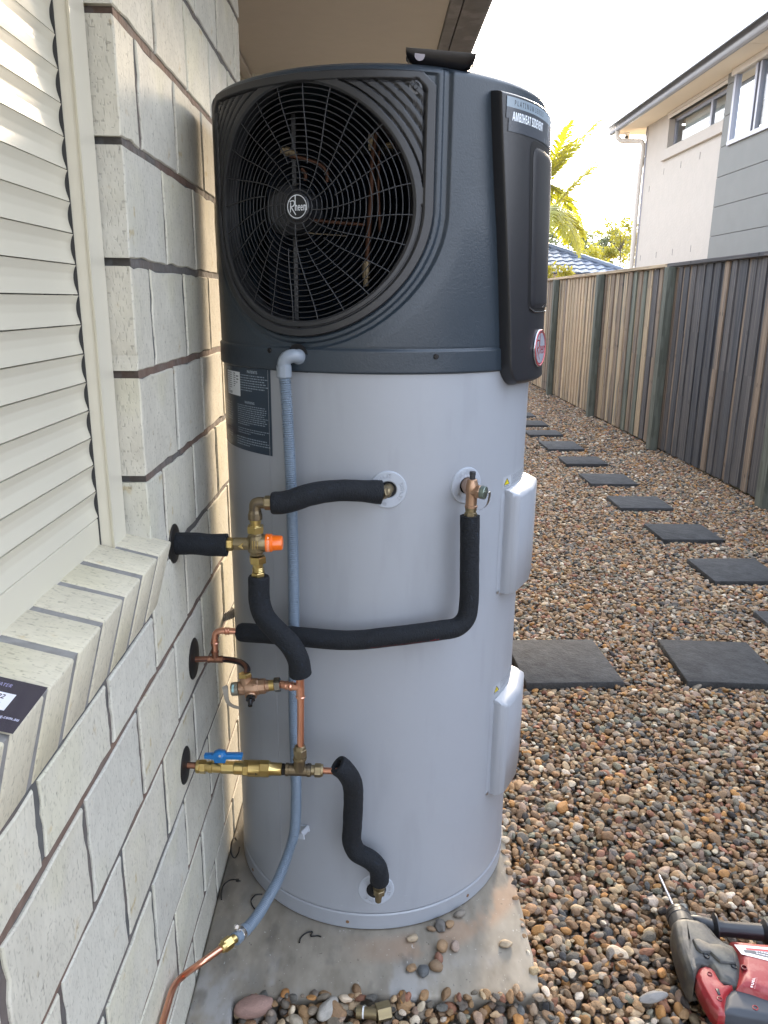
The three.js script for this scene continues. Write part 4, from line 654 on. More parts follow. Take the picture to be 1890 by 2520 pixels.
// ---- control panel on the side
const PT = 1.812, PB = 1.288, PTR = 112;
const pL = (y) => lerp(44.6, 33.9, sstep(1.28, 1.86, y) * 0.35 + clamp((y - PB) / (PT - PB)) * 0.65);
const pThick = (s, y) => { const k = clamp((y - PB) / (PT - PB)); return lerp(lerp(0.0265, 0.0260, k), lerp(0.0255, 0.0095, k), sstep(0, 0.62, s)); };
const panelPt = (s, y, extra = 0) => { const th = lerp(pL(y), PTR, s); return cyl(th, y, RH + pThick(s, y) + extra); };
const panelAt = (th, y, extra = 0) => panelPt((th - pL(y)) / (PTR - pL(y)), y, extra);
const panel = part('control_panel', gridGeo(80, 120, (a, b) => {
  let y, k = 1; const nb = 8 / 120; if (b < nb) { const t = b / nb; y = PB + 0.012 * (1 - Math.cos(t * PI / 2)); k = Math.sin(t * PI / 2); } else if (b > 1 - nb) { const t = (1 - b) / nb; y = PT - 0.008 * (1 - Math.cos(t * PI / 2)); k = Math.sin(t * PI / 2); } else y = lerp(PB + 0.012, PT - 0.008, (b - nb) / (1 - 2 * nb));
  const dd = clamp((PB + 0.045 - y) / 0.045), bow = 0.045 * (1 - Math.sqrt(Math.max(0, 1 - dd * dd * 0.96)));             // rounded lower corner
  const t0 = pL(y) + bow / RH / D2R * 1.0; let s = clamp((a - 0.06) / 0.88), edge = 1, th;
  if (a < 0.06) { edge = Math.sin(a / 0.06 * PI / 2); th = t0 + 0.5 * (1 - Math.cos(a / 0.06 * PI / 2)); } else if (a > 0.94) { edge = Math.sin((1 - a) / 0.06 * PI / 2); th = PTR - 0.5 * (1 - Math.cos((1 - a) / 0.06 * PI / 2)); } else th = lerp(t0 + 0.5, PTR - 0.5, s);
  const r = RH - 0.002 + (pThick((th - pL(y)) / (PTR - pL(y)), y) + 0.002) * Math.min(edge, 1) * k, p = cyl(th, y, r); return [p[0], p[1], p[2], th * D2R * RH * 4, y * 4];
}), panelMat, heater);
function panelPatch(t0, t1, y0, y1, ex, n = 24, m = 12, shape) { return gridGeo(n, m, (a, b) => { const th = lerp(t0, t1, a), y = lerp(y0, y1, b), p = panelAt(th, y, ex); return [p[0], p[1], p[2], a, b]; }, false, shape); }
part('name_label', panelPatch(36.3, 78, 1.7455, 1.8015, 0.0012, 40, 8, (a, b) => b < 0.5 && a < 0.035 * (1 - b * 2)), phys({ map: canvasTex(1024, 256, (c, w, h) => {
  c.fillStyle = '#3a3f47'; c.fillRect(0, 0, w, h); c.fillStyle = '#7d8b96'; c.fillRect(0, 0, w, h * 0.30);
  c.fillStyle = '#2f373e'; c.font = 'bold 44px sans-serif'; c.save(); c.translate(75, 58); c.scale(0.82, 1.2); c.fillText('P L A T I N U M  S E R I E S', 0, 0); c.restore();
  c.fillStyle = '#dfe6ec'; c.font = 'bold 74px sans-serif'; c.save(); c.translate(62, 172); c.scale(0.60, 1.25); c.fillText('AMBIHEAT SIDEVENT', 0, 0); c.restore();
  c.strokeStyle = '#9aa3ab'; c.lineWidth = 5; c.beginPath(); c.ellipse(690, 140, 34, 52, 0, 0, 2 * PI); c.stroke(); c.beginPath(); c.ellipse(690, 140, 18, 30, 0, 0, 2 * PI); c.stroke();
  c.fillStyle = '#8a939b'; for (let i = 0; i < 4; i++) c.fillRect(560 + i * 60, 215, 6, 30);
}), roughness: 0.3 }), panel);
// flap, a near-black sheet painting the shade of its reveal, and finger scoop
const flapOut = (t0, t1, y0, y1, r, ex, hole) => { const s = new THREE.Shape(), w = t1 - t0, q = r / RH / D2R; s.moveTo(t0 + q, y0); s.lineTo(t1, y0); s.lineTo(t1, y1); s.lineTo(t0 + q, y1); s.quadraticCurveTo(t0, y1, t0, y1 - r); s.lineTo(t0, y0 + r); s.quadraticCurveTo(t0, y0, t0 + q, y0); return s; };
{
  const toPanel = (s, ex) => { const g = new THREE.ShapeGeometry(s, 10); const pts = []; return g; };
  const recess = gridGeo(40, 60, (a, b) => { const y = lerp(1.430, 1.742, b), tl = lerp(52.2, 48.3, b) + 2.4 * Math.pow(Math.abs(b * 2 - 1), 24), th = lerp(tl, 104, a), p = panelAt(th, y, 0.0006); return [p[0], p[1], p[2], a, b]; });
  part('flap_gap_shade', recess, std({ color: lin(0.003, 0.003, 0.004), roughness: 0.5 }), panel);
  part('flap', gridGeo(40, 60, (a, b) => { const y = lerp(1.440, 1.732, b), tl = lerp(53.4, 50.2, b) + 2.2 * Math.pow(Math.abs(b * 2 - 1), 24), th = lerp(tl, 103.5, a), e = 0.003 * Math.min(1, a * 30, b * 40, (1 - b) * 40), p = panelAt(th, y, 0.0012 + e); return [p[0], p[1], p[2], th * 0.02, y * 4]; }), panelMat, panel);
  part('flap_rim', sweep([panelAt(53.0, 1.440, 0.0015), panelAt(56, 1.4335, 0.002), panelAt(66, 1.4325, 0.002), panelAt(80, 1.4325, 0.002), panelAt(103, 1.4325, 0.002)], 0.0016, 6, 30), phys({ color: lin(0.05, 0.05, 0.055), roughness: 0.12 }), panel);
  part('finger_scoop', gridGeo(20, 8, (a, b) => { const th = lerp(64, 82, a), y = 1.4415 + 0.012 * b * Math.sin(PI * a), p = panelAt(th, y, 0.0046 - 0.001 * b); return [p[0], p[1], p[2], a, b]; }), phys({ color: lin(0.006, 0.006, 0.007), roughness: 0.12 }), panel);
}
{ // raised round badge
  const c = panelAt(63.5, 1.359, 0.001), n = [Math.sin(62 * D2R), 0.02, Math.cos(62 * D2R)], b = part('badge', rev(c, n, [[0, 0.0385], [0.002, 0.0385], [0.0035, 0.037]], 48), phys({ color: lin(0.42, 0.43, 0.46), roughness: 0.18, metalness: 0.8 }), panel);
  disc([c[0] + n[0] * 0.0039, c[1] + n[1] * 0.0039, c[2] + n[2] * 0.0039], n, 0.0355, phys({ map: canvasTex(256, 256, (x, w) => { logo(x, w, '#a9adb8', '#9c2a30'); }), roughness: 0.2, metalness: 0.35 }), b, 'badge_face');
  part('badge_ring', (() => { const g = new THREE.TorusGeometry(0.0358, 0.0016, 8, 48); const q = new THREE.Quaternion().setFromUnitVectors(V(0, 0, 1), V(...n).normalize()); g.applyQuaternion(q); g.translate(c[0] + n[0] * 0.0035, c[1] + n[1] * 0.0035, c[2] + n[2] * 0.0035); return g; })(), phys({ color: lin(0.45, 0.10, 0.11), roughness: 0.25, metalness: 0.5 }), b);
}
// ---- rating and warning labels wrapped round the tank
function bodyPatch(t0, t1, y0, y1, ex, n = 24, m = 4) { return gridGeo(n, m, (a, b) => { const p = cyl(lerp(t0, t1, a), lerp(y0, y1, b), RB + ex); return [p[0], p[1], p[2], a, b]; }); }
const scribble = (c, x, y, w, lines, R, lh, col) => { c.fillStyle = col; for (let i = 0; i < lines; i++) { let cx = x; const end = x + w * (i === lines - 1 ? 0.45 : 0.86 + 0.14 * R()); while (cx < end) { const l = 8 + R() * 26; c.fillRect(cx, y + i * lh, Math.min(l, end - cx), lh * 0.42); cx += l + 7; } } };
part('rating_label', bodyPatch(-80, -37.4, 1.146, 1.3215, 0.0006, 40, 4), phys({ map: canvasTex(1024, 768, (c, w, h) => {
  const R = rng(66); c.fillStyle = '#14283a'; c.fillRect(0, 0, w, h); c.fillStyle = '#0d1c2b'; c.fillRect(w * 0.47, 0, 5, h * 0.62); c.fillRect(0, h * 0.68, w * 0.52, 5);
  c.fillStyle = '#a9b4bd'; c.font = 'bold 34px sans-serif'; c.fillText('PATENTS', w * 0.71, 66);
  scribble(c, w * 0.60, 84, w * 0.38, 7, R, 22, '#8794a0');
  c.font = 'bold 30px sans-serif'; c.fillStyle = '#9aa6b0'; c.fillText('Outdoor only', w * 0.40, 282);
  c.fillText('WARNING', w * 0.66, 338); scribble(c, w * 0.53, 356, w * 0.44, 10, R, 19, '#7d8a96'); scribble(c, w * 0.53, 566, w * 0.45, 3, R, 20, '#7d8a96'); scribble(c, w * 0.5, 650, w * 0.48, 4, R, 22, '#7d8a96');
  scribble(c, w * 0.1, 356, w * 0.33, 9, R, 22, '#5f6d79'); scribble(c, w * 0.1, 580, w * 0.33, 6, R, 22, '#5f6d79'); c.font = 'bold 28px sans-serif'; c.fillStyle = '#8b98a3'; c.fillText('MODEL', w * 0.3, 60);
}), roughness: 0.4, clearcoat: 0.4, clearcoatRoughness: 0.2 }), heater);
part('data_sticker', bodyPatch(-66.5, -54.5, 1.257, 1.306, 0.0012, 12, 2), std({ map: canvasTex(384, 384, (c, w, h) => { const R = rng(9); c.fillStyle = '#dfe2e4'; c.fillRect(0, 0, w, h); scribble(c, 20, 25, 150, 9, R, 34, '#5a5f66'); scribble(c, 210, 25, 60, 7, R, 34, '#30343a'); scribble(c, 290, 60, 60, 3, R, 50, '#30343a'); c.fillStyle = '#30343a'; for (let i = 0; i < 18; i++) c.fillRect(20 + i * 8, 325, 2 + R() * 4, 45); }), roughness: 0.5 }), heater);
// ---- pipe collars with raised lettering
function collar(th, y, r1, r0, word, name, bold = 0.003) {
  const bump = canvasTex(512, 512, (c, w) => { c.fillStyle = '#000'; c.fillRect(0, 0, w, w); c.fillStyle = '#fff'; c.font = 'bold 62px sans-serif'; c.textAlign = 'center'; for (let k = 0; k < 3; k++) { const a0 = -0.9 + k * 2.1; [...word].forEach((ch, i) => { const a = a0 + i * 0.21; c.save(); c.translate(w / 2, w / 2); c.rotate(a); c.fillText(ch, 0, -w * 0.33); c.restore(); }); } });
  bump.colorSpace = THREE.NoColorSpace;
  const g = gridGeo(64, 6, (a, b) => { const ph = a * 2 * PI, prof = [[r1, 0], [r1 - 0.0012, bold], [lerp(r1, r0, 0.12), bold + 0.0003], [lerp(r1, r0, 0.86), bold + 0.0003], [r0 + 0.0012, bold], [r0, bold - 0.0012], [r0 - 0.0005, -0.004]][Math.round(b * 6)], x = prof[0] * Math.cos(ph), yy = prof[0] * Math.sin(ph), t = th + Math.asin(x / RB) / D2R, p = cyl(t, y + yy, RB + prof[1]); return [p[0], p[1], p[2], 0.5 + x / r1 * 0.5, 0.5 + yy / r1 * 0.5]; }, true);
  const m = part(name, g, phys({ color: lin(0.36, 0.39, 0.44), roughness: 0.42, bumpMap: bump, bumpScale: 0.0012 }), heater);
  part('hole', gridGeo(40, 1, (a, b) => { const ph = a * 2 * PI, rr = r0 * 1.02 * b, t = th + Math.asin(rr * Math.cos(ph) / RB) / D2R; return cyl(t, y + rr * Math.sin(ph), RB + 0.0008); }), std({ color: lin(0.006, 0.006, 0.007), roughness: 0.9 }), m);  // near-black disc on the tank skin, painting the shade of the hole
  return m;
}
collar(3.4, 1.096, 0.0375, 0.0165, 'OUTLET', 'outlet_collar');
collar(31.2, 1.094, 0.0375, 0.0165, 'RELIEF', 'relief_collar');
collar(1.0, 0.163, 0.041, 0.0215, 'INLET', 'inlet_collar', 0.0012);
// ---- element covers on the side
function elementCover(y0, y1, tL) {
  const g = new THREE.Group(); g.name = 'element_cover'; heater.add(g);
  const plate = part('plate', gridGeo(40, 30, (a, b) => { const e = Math.min(1, a * 20, (1 - a) * 20, b * 20, (1 - b) * 20), cr = Math.pow(Math.abs(b * 2 - 1), 20) * 0.6; return cyl(lerp(tL + cr, tL + 37, a), lerp(y0, y1, b), RB + 0.0004 + 0.0016 * Math.min(1, e * 2)); }), bodyMat, g);
  const PA = [[2.6, 0], [2.7, 0.006], [2.9, 0.0185], [3.3, 0.0215], [4.6, 0.0305], [5.4, 0.0318], [18, 0.0322], [31, 0.0318], [32, 0.0305], [33.4, 0.0215], [33.8, 0.0185], [34.0, 0.006], [34.1, 0]];
  const H = y1 - y0, PY = [[0.006, 0], [0.006, 0.5], [0.0075, 0.85], [0.012, 1], [H * 0.5, 1], [H - 0.010, 1], [H - 0.0045, 0.93], [H - 0.0005, 0.55], [H + 0.004, 0.25], [H + 0.006, 0]];
  const box = part('box', crease(flat(gridGeo(PA.length - 1, PY.length - 1, (u, v) => { const p = PA[Math.round(u * (PA.length - 1))], q = PY[Math.round(v * (PY.length - 1))]; return cyl(tL + p[0], y0 + q[0], RB + 0.0012 + Math.min(p[1], 0.0322 * q[1] + 0.0001)); })), 1.25), bodyMat, g);
  part('screw', rev(cyl(tL + 0.9, y0 + 0.011, RB + 0.0015), [Math.sin(tL * D2R), 0, Math.cos(tL * D2R)], [[0, 0.0042], [0.0016, 0.0042], [0.0026, 0.0025]], 14), steelMat, g);
  return g;
}
elementCover(0.826, 1.060, 49.3); elementCover(0.315, 0.562, 49.6);
const warnTex = canvasTex(1024, 256, (c, w, h) => { const R = rng(3); c.fillStyle = '#a3a7ad'; c.fillRect(0, 0, w, h); c.strokeStyle = '#3a3d42'; c.lineWidth = 6; c.fillStyle = '#111'; c.beginPath(); c.moveTo(90, 40); c.lineTo(160, 200); c.lineTo(20, 200); c.closePath(); c.fill(); c.fillStyle = '#d6c41c'; c.beginPath(); c.moveTo(90, 70); c.lineTo(140, 188); c.lineTo(40, 188); c.closePath(); c.fill(); c.fillStyle = '#111'; c.fillRect(84, 110, 12, 45); c.fillRect(84, 165, 12, 12); c.font = 'bold 30px sans-serif'; c.fillText('DANGER', 26, 240); c.strokeRect(200, 20, w - 215, h - 40); scribble(c, 225, 40, 740, 8, R, 24, '#33363b'); });
part('warning_label', bodyPatch(50.2, 84, 1.070, 1.094, 0.0005), std({ map: warnTex, roughness: 0.5 }), heater);
part('warning_label', bodyPatch(51.2, 84, 0.578, 0.603, 0.0005), std({ map: warnTex, roughness: 0.5 }), heater);
{ // black plastic tray left on top
  const a = onZ(950 + 215 * 0.211, 575 * 0.211, -1.52), b = onZ(950 + 1000 * 0.211, 660 * 0.211, -1.50);
  const t = thing('plastic_tray', 'black plastic half-round tray left on top of the water heater hood', 'tray');
  const L = 0.122, tm = phys({ color: lin(0.010, 0.0095, 0.011), roughness: 0.3, side: THREE.DoubleSide });
  const shell = gridGeo(40, 12, (u, v) => { const x = (u - 0.5) * L, e = Math.pow(Math.abs(u * 2 - 1), 6), ph = lerp(-PI * 0.5, PI * 0.5, v), rr = 0.026 * (1 - 0.45 * e); return [x * (1 - 0.06 * (1 - Math.abs(Math.sin(ph))) * 1.4), 0.026 - rr * Math.cos(ph) * 1.0, Math.sin(ph) * 0.026]; });
  part('shell', shell, tm, t);
  part('end_wall', merge([-1, 1].map((s) => { const g = new THREE.CircleGeometry(0.0255, 24, PI, PI); g.rotateY(PI / 2); g.translate(s * L * 0.44, 0.026, 0); return g; })), tm, t);
  part('clip', merge([rev([-0.036, 0.016, 0.0235], [0, 0, 1], [[0, 0.0088], [0.0012, 0.0088]], 24)]), phys({ color: lin(0.5, 0.48, 0.55), roughness: 0.15, metalness: 0.5 }), t);
  t.position.set((a[0] + b[0]) / 2 + 0.003, 1.8415, -1.512); t.rotation.set(0, -0.05, -0.075);
}
// ================================================================ PLUMBING
const za = (x, y, z) => onZ(380 + x * 600 / 1659, 1130 + y * 600 / 1659, z), zb = (x, y, z) => onZ(380 + x * 600 / 1659, 1600 + y * 600 / 1659, z);
const foamTex = tex(256, 512, (u, v) => { const a = fbm(N1, u, v, 10, 4), w = fbm(N2, u * 0.25, v, 120, 2), s = sstep(0.72, 0.8, fbm(N2, u, v, 14, 4)); const k = 0.0045 + 0.003 * (a - 0.5) + 0.002 * (w - 0.5) + 0.008 * s; return [k * 0.55, k * 1.0, k * 1.8]; });
const foamMat = std({ map: foamTex, roughness: 0.85, bumpMap: tex(256, 512, (u, v) => 0.7 * fbm(N2, u * 0.4, v, 130, 2) + 0.3 * fbm(N1, u, v, 20, 3) - (Math.abs(u - 0.31) < 0.006 ? 0.5 : 0), false), bumpScale: 0.002 });
foamTex.repeat.set(1, 4); foamMat.bumpMap.repeat.set(1, 6);
function insulation(label, pts, r, o = {}) {
  const t = thing('pipe_insulation', label, 'pipe insulation'), sd = (label.length * 7.1) % 50;
  const n = o.n || 110;
  part('foam', sweep(pts, (l, q, th) => { let k = r * (1 + 0.05 * (N1(l * 22 + sd, 3 + Math.cos(th) * 0.8, 128) - 0.5) + 0.03 * (N2(l * 70 + sd, 5 + Math.sin(th), 128) - 0.5)); if (o.flare) k *= 1 + o.flare * sstep(0.82, 1, q); const e = Math.min(l, 1e9); return k * (1 - 0.10 * Math.pow(clamp(1 - e / 0.006), 2)); }, 24, n, { hole: r * 0.52, tension: 0.5 }), foamMat, t);
  if (o.pipe) for (const e of o.pipe) part('pipe', e[0], e[1], t);
  return t;
}
// dark plates where pipes leave the wall
const plateMat = std({ map: tex(128, 128, (u, v) => { const a = fbm(N1, u, v, 8, 4); const k = 0.028 + 0.03 * (a - 0.5); return [k, k * 0.92, k * 0.86]; }), roughness: 0.45, metalness: 0.5 });
[[1.009, -1.374, 0.037, 'dark round cover plate behind the stub pipe beside the window sill'], [0.728, -1.468, 0.043, 'dark round cover plate around the tarnished copper pipe'], [0.5535, -1.350, 0.037, 'dark round cover plate behind the blue handled valve']].forEach(([y, z, r, label]) => {
  const t = thing('wall_plate', label, 'cover plate');
  part('disc', rev([XW - 0.004, y, z], [1, 0, 0], [[0, r], [0.0055, r], [0.0068, r * 0.96], [0.0085, r * 0.55], [0.0095, r * 0.3], [0.0095, 0.009]], 48), plateMat, t);
  part('mortar_patch', rev([XW - 0.006, y + 0.004, z + 0.003], [1, 0, 0], [[0, r * 1.08], [0.0035, r * 1.05]], 24), sillMortar, t);
});
insulation('short straight black foam sleeve between the wall and the orange capped valve', [[-0.3645, 1.0085, -1.3745], [-0.33, 1.009, -1.375], [-0.30, 1.0065, -1.375], [-0.2665, 1.0065, -1.375]], 0.0213, { n: 60 });
// ---- tempering valve
{
  const t = thing('tempering_valve', 'brass mixing valve with bright orange cap and hexagonal unions', 'valve'), Z = -1.375, X = -0.2125, Y = 1.0105;
  part('body', merge([rev([-0.2545, 1.009, Z], [1, 0, 0], [[0, 0.0112], [0.001, 0.0118], [0.028, 0.0118], [0.030, 0.0128]], 28), rev([X, Y - 0.0225, Z], [0, 1, 0], [[0, 0.0115], [0.004, 0.0125], [0.0065, 0.0152], [0.010, 0.0160], [0.034, 0.0160], [0.038, 0.0150], [0.0405, 0.0122], [0.045, 0.0115]], 32), rev([X, Y, Z], [1, 0, 0], [[0, 0.0165], [0.017, 0.0168], [0.019, 0.0160]], 32)]), agedBrass, t);
  part('arrow', (() => { const s = new THREE.Shape(); s.moveTo(0.006, 0.006); s.lineTo(-0.004, -0.001); s.lineTo(0.006, -0.007); s.lineTo(0.002, 0.0); s.closePath(); const g = new THREE.ExtrudeGeometry(s, { depth: 0.001, bevelEnabled: true, bevelSize: 0.0004, bevelThickness: 0.0004, bevelSegments: 1 }); g.translate(-0.240, 1.0085, Z + 0.0112); return g; })(), brassMat, t);
  part('ridges', merge([-0.004, 0.0, 0.005].map((d) => boxAt(0.0012, 0.016, 0.002, X + d, Y + 0.001, Z + 0.0163, 0.0004))), brassMat, t);
  part('cap', rev([X + 0.0185, Y + 0.0005, Z], [1, 0.01, 0], [[0, 0.0172], [0.0105, 0.0172], [0.0135, 0.0145], [0.028, 0.0138], [0.0305, 0.0128], [0.0315, 0.0105]], 36), phys({ color: lin(0.85, 0.155, 0.008), roughness: 0.32, clearcoat: 0.4, clearcoatRoughness: 0.2 }), t);
  part('cap_print', gridGeo(12, 2, (a, b) => { const ph = lerp(0.5, 2.6, a); return [X + 0.021 + 0.006 * (1 - b), Y + 0.0005 + 0.01735 * Math.cos(ph), Z + 0.01735 * Math.sin(ph), a, b]; }), std({ map: canvasTex(256, 64, (c, w, h) => { c.fillStyle = '#ee6a0c'; c.fillRect(0, 0, w, h); c.fillStyle = '#ffe9dd'; c.font = 'bold 40px sans-serif'; c.fillText('W', 8, 44); const R = rng(4); for (let k = 0; k < 3; k++) { let x = 60; while (x < 245) { const l = 6 + R() * 16; c.fillRect(x, 14 + k * 16, l, 6); x += l + 6; } } }), roughness: 0.4 }), t);
  const un = [];
  un.push(rev([-0.2672, 1.008, Z], [1, 0, 0], hexp(0, 0.0115, 0.0128), 6, 0.3), rev([-0.256, 1.0085, Z], [1, 0, 0], [[0, 0.0098], [0.003, 0.0098]], 20));
  un.push(rev([X, 1.0312, Z], [0, 1, 0], hexp(0, 0.0135, 0.0165), 6, 0.45), rev([X, 1.0447, Z], [0, 1, 0], [[0, 0.0105], [0.001, 0.0098], [0.006, 0.0098], [0.0065, 0.0108], [0.0115, 0.0108], [0.012, 0.0098]], 20));
  un.push(rev([X + 0.002, 0.9715, Z], [0, 1, 0], hexp(0, 0.0135, 0.0165), 6, 0.25), rev([X + 0.002, 0.954, Z], [0, 1, 0], [[0, 0.0108], [0.0016, 0.0112], [0.003, 0.0104], [0.0046, 0.0112], [0.006, 0.0104], [0.0076, 0.0112], [0.009, 0.0102], [0.0175, 0.0102]], 20), rev([X + 0.002, 0.939, Z], [0, 1, 0], hexp(0, 0.0145, 0.0132), 6, 0.5));
  part('unions', merge(un), brassMat, t);
  part('elbow', merge([rev([X, 1.0565, Z], [0, 1, 0], [[0, 0.0125], [0.001, 0.0138], [0.010, 0.0138], [0.011, 0.0128], [0.016, 0.0122], [0.018, 0.0112]], 10, 0.2), sweep([[X, 1.072, Z], [X, 1.081, Z], [X + 0.0015, 1.0865, Z], [X + 0.007, 1.0885, Z], [X + 0.0165, 1.0885, Z]], 0.0108, 16, 24)]), darkBrass, t);
  part('elbow_nut', merge([rev([X + 0.0145, 1.0885, Z], [1, 0, 0], [[0, 0.0105], [0.004, 0.0105]], 20), rev([X + 0.018, 1.0885, Z], [1, 0, 0], hexp(0, 0.0125, 0.0135), 6, 0.3), rev([X + 0.030, 1.0885, Z], [1, 0, 0], [[0, 0.0105], [0.004, 0.0105]], 20)]), agedBrass, t);
}
insulation('wavy black foam sleeve running to the upper outlet of the tank', [[-0.182, 1.0885, -1.375], [-0.165, 1.0885, -1.375], [-0.145, 1.0925, -1.3765], [-0.116, 1.102, -1.380], [-0.078, 1.1075, -1.390], [-0.032, 1.1065, -1.402], [0.0205, 1.1005, -1.413]], 0.0207, { flare: 0.12 });
{
  const t = thing('outlet_union', 'pale brass hexagonal union in the outlet hole of the tank', 'pipe fitting');
  part('nut', merge([rev([0.0205, 1.0985, -1.4135], [0.55, -0.03, -0.8], hexp(0, 0.016, 0.0125), 6, 0.4), rev([0.030, 1.098, -1.427], [0.2, 0, -0.98], [[0, 0.0105], [0.032, 0.0105]], 20), new THREE.SphereGeometry(0.0108, 20, 14).translate(0.031, 1.098, -1.425)]), agedBrass, t);
}
insulation('black foam sleeve curving down from the mixing valve across another sleeve', [[-0.2095, 0.9455, -1.375], [-0.2098, 0.925, -1.374], [-0.209, 0.897, -1.369], [-0.199, 0.871, -1.357], [-0.175, 0.8475, -1.344], [-0.149, 0.824, -1.334], [-0.134, 0.795, -1.331], [-0.1305, 0.7625, -1.335]], 0.0204, { flare: 0.05 });
insulation('long black foam sleeve crossing the tank and turning up to the relief valve', [[-0.267, 0.7865, -1.472], [-0.228, 0.792, -1.4535], [-0.147, 0.7995, -1.4235], [-0.061, 0.7995, -1.4075], [-0.018, 0.801, -1.405], [0.061, 0.810, -1.406], [0.140, 0.817, -1.416], [0.178, 0.822, -1.424], [0.1945, 0.838, -1.431], [0.1995, 0.866, -1.4355], [0.198, 0.95, -1.440], [0.1955, 1.0475, -1.444]], 0.0195, { n: 170 });
insulation('black foam sleeve dropping to the lower inlet of the tank, dusty and bent', [[-0.0615, 0.560, -1.343], [-0.050, 0.549, -1.345], [-0.037, 0.524, -1.353], [-0.031, 0.495, -1.366], [-0.030, 0.459, -1.381], [-0.0325, 0.372, -1.402], [-0.0335, 0.325, -1.411], [-0.022, 0.297, -1.412], [0.004, 0.2835, -1.408], [0.0215, 0.265, -1.406], [0.0265, 0.238, -1.411], [0.0265, 0.222, -1.416]], 0.0208, { n: 150 });
{ // red size print on the long sleeve
  const pts = [[-0.018, 0.801, -1.405], [0.061, 0.810, -1.406], [0.140, 0.817, -1.416]].map((p) => V(...p)), cv = new THREE.CatmullRomCurve3(pts);
  const owner = scene.children.find((o) => o.userData.label && o.userData.label.startsWith('long black foam'));
  const strip = (c, r, t0, t1, a0, a1) => gridGeo(40, 4, (u, b) => { const p = c.getPointAt(lerp(t0, t1, u)), T = c.getTangentAt(lerp(t0, t1, u)), Fv = V(0, 0.25, 1); Fv.addScaledVector(T, -Fv.dot(T)).normalize(); const U = V().crossVectors(Fv, T).normalize(), an = lerp(a0, a1, b), d = Fv.multiplyScalar(Math.cos(an)).addScaledVector(U, Math.sin(an)); return [p.x + d.x * r, p.y + d.y * r, p.z + d.z * r, 1 - u, 1 - b]; });
  const txt = canvasTex(1024, 64, (c, w, h) => { c.clearRect(0, 0, w, h); c.fillStyle = '#8d2f35'; c.font = 'bold 46px sans-serif'; c.fillText('E-flex', 10, 46); c.font = '28px sans-serif'; c.fillText('HI  BS476 P.6+P.7 Sdn Bhd   SIZE 13 mm WT x 13 mm ID', 190, 42); });
  part('print', strip(cv, 0.0212, 0.0, 0.98, -0.62, -0.98), std({ map: txt, roughness: 0.7, transparent: true }), owner);
}
// ---- pressure relief valve on the tank
{
  const t = thing('relief_valve', 'bronze temperature and pressure relief valve with lever and black cap on tank', 'valve'), X = 0.1965, Z = -1.443;
  part('body', merge([rev([X - 0.003, 1.097, -1.512], [0.05, 0, 1], [[0, 0.0128], [0.02, 0.0128], [0.035, 0.0138], [0.062, 0.0135], [0.068, 0.012]], 28), rev([X, 1.064, Z], [0, 1, 0], [[0, 0.0118], [0.001, 0.0125], [0.004, 0.0125], [0.005, 0.0112], [0.030, 0.0112], [0.036, 0.0128], [0.046, 0.0128], [0.052, 0.0105], [0.056, 0.0098], [0.057, 0.0085]], 28), rev([X, 1.0985, Z], [0.86, -0.05, 0.5], [[0, 0.012], [0.010, 0.0122]], 24), rev([X + 0.0085, 1.098, Z + 0.005], [0.86, -0.05, 0.5], hexp(0, 0.009, 0.0142), 6, 0.2)]), bronzeMat, t);
  part('bonnet', rev([X + 0.0165, 1.0975, Z + 0.0096], [0.86, -0.05, 0.5], [[0, 0.0128], [0.001, 0.0132], [0.009, 0.0128], [0.010, 0.0118], [0.0102, 0.004]], 28), std({ color: lin(0.22, 0.27, 0.24), roughness: 0.35, metalness: 0.8 }), t);
  part('cap', rev([X + 0.0005, 1.119, Z], [0, 1, 0], [[0, 0.0056], [0.010, 0.0056], [0.0102, 0.0062], [0.016, 0.0062], [0.017, 0.005]], 16), blackMat, t);
  const lv = [[X + 0.0275, 1.0985, Z + 0.016], [X + 0.0315, 1.1, Z + 0.018], [X + 0.0315, 1.088, Z + 0.019], [X + 0.0285, 1.076, Z + 0.019], [X + 0.021, 1.067, Z + 0.0185], [X + 0.0125, 1.063, Z + 0.018]].map((p) => V(...p)), cv = new THREE.CatmullRomCurve3(lv);
  part('lever', merge([0, 1].map((s) => gridGeo(2, 30, (a, b) => { const p = cv.getPointAt(b), T = cv.getTangentAt(b), w = V(-0.5, 0, 0.86), n = V().crossVectors(T, w).normalize(); return [p.x + w.x * (a - 0.5) * 0.008 + n.x * (s - 0.5) * 0.0014, p.y + w.y * (a - 0.5) * 0.008 + n.y * (s - 0.5) * 0.0014, p.z + w.z * (a - 0.5) * 0.008 + n.z * (s - 0.5) * 0.0014]; }))), std({ color: lin(0.5, 0.48, 0.45), roughness: 0.3, metalness: 1, side: THREE.DoubleSide }), t);
  part('nut', merge([rev([X, 1.0455, Z], [0, 1, 0], hexp(0, 0.0095, 0.0122), 6, 0.1), rev([X, 1.055, Z], [0, 1, 0], [[0, 0.0104], [0.003, 0.0104], [0.0035, 0.0112], [0.0095, 0.0112]], 20)]), agedBrass, t);
}
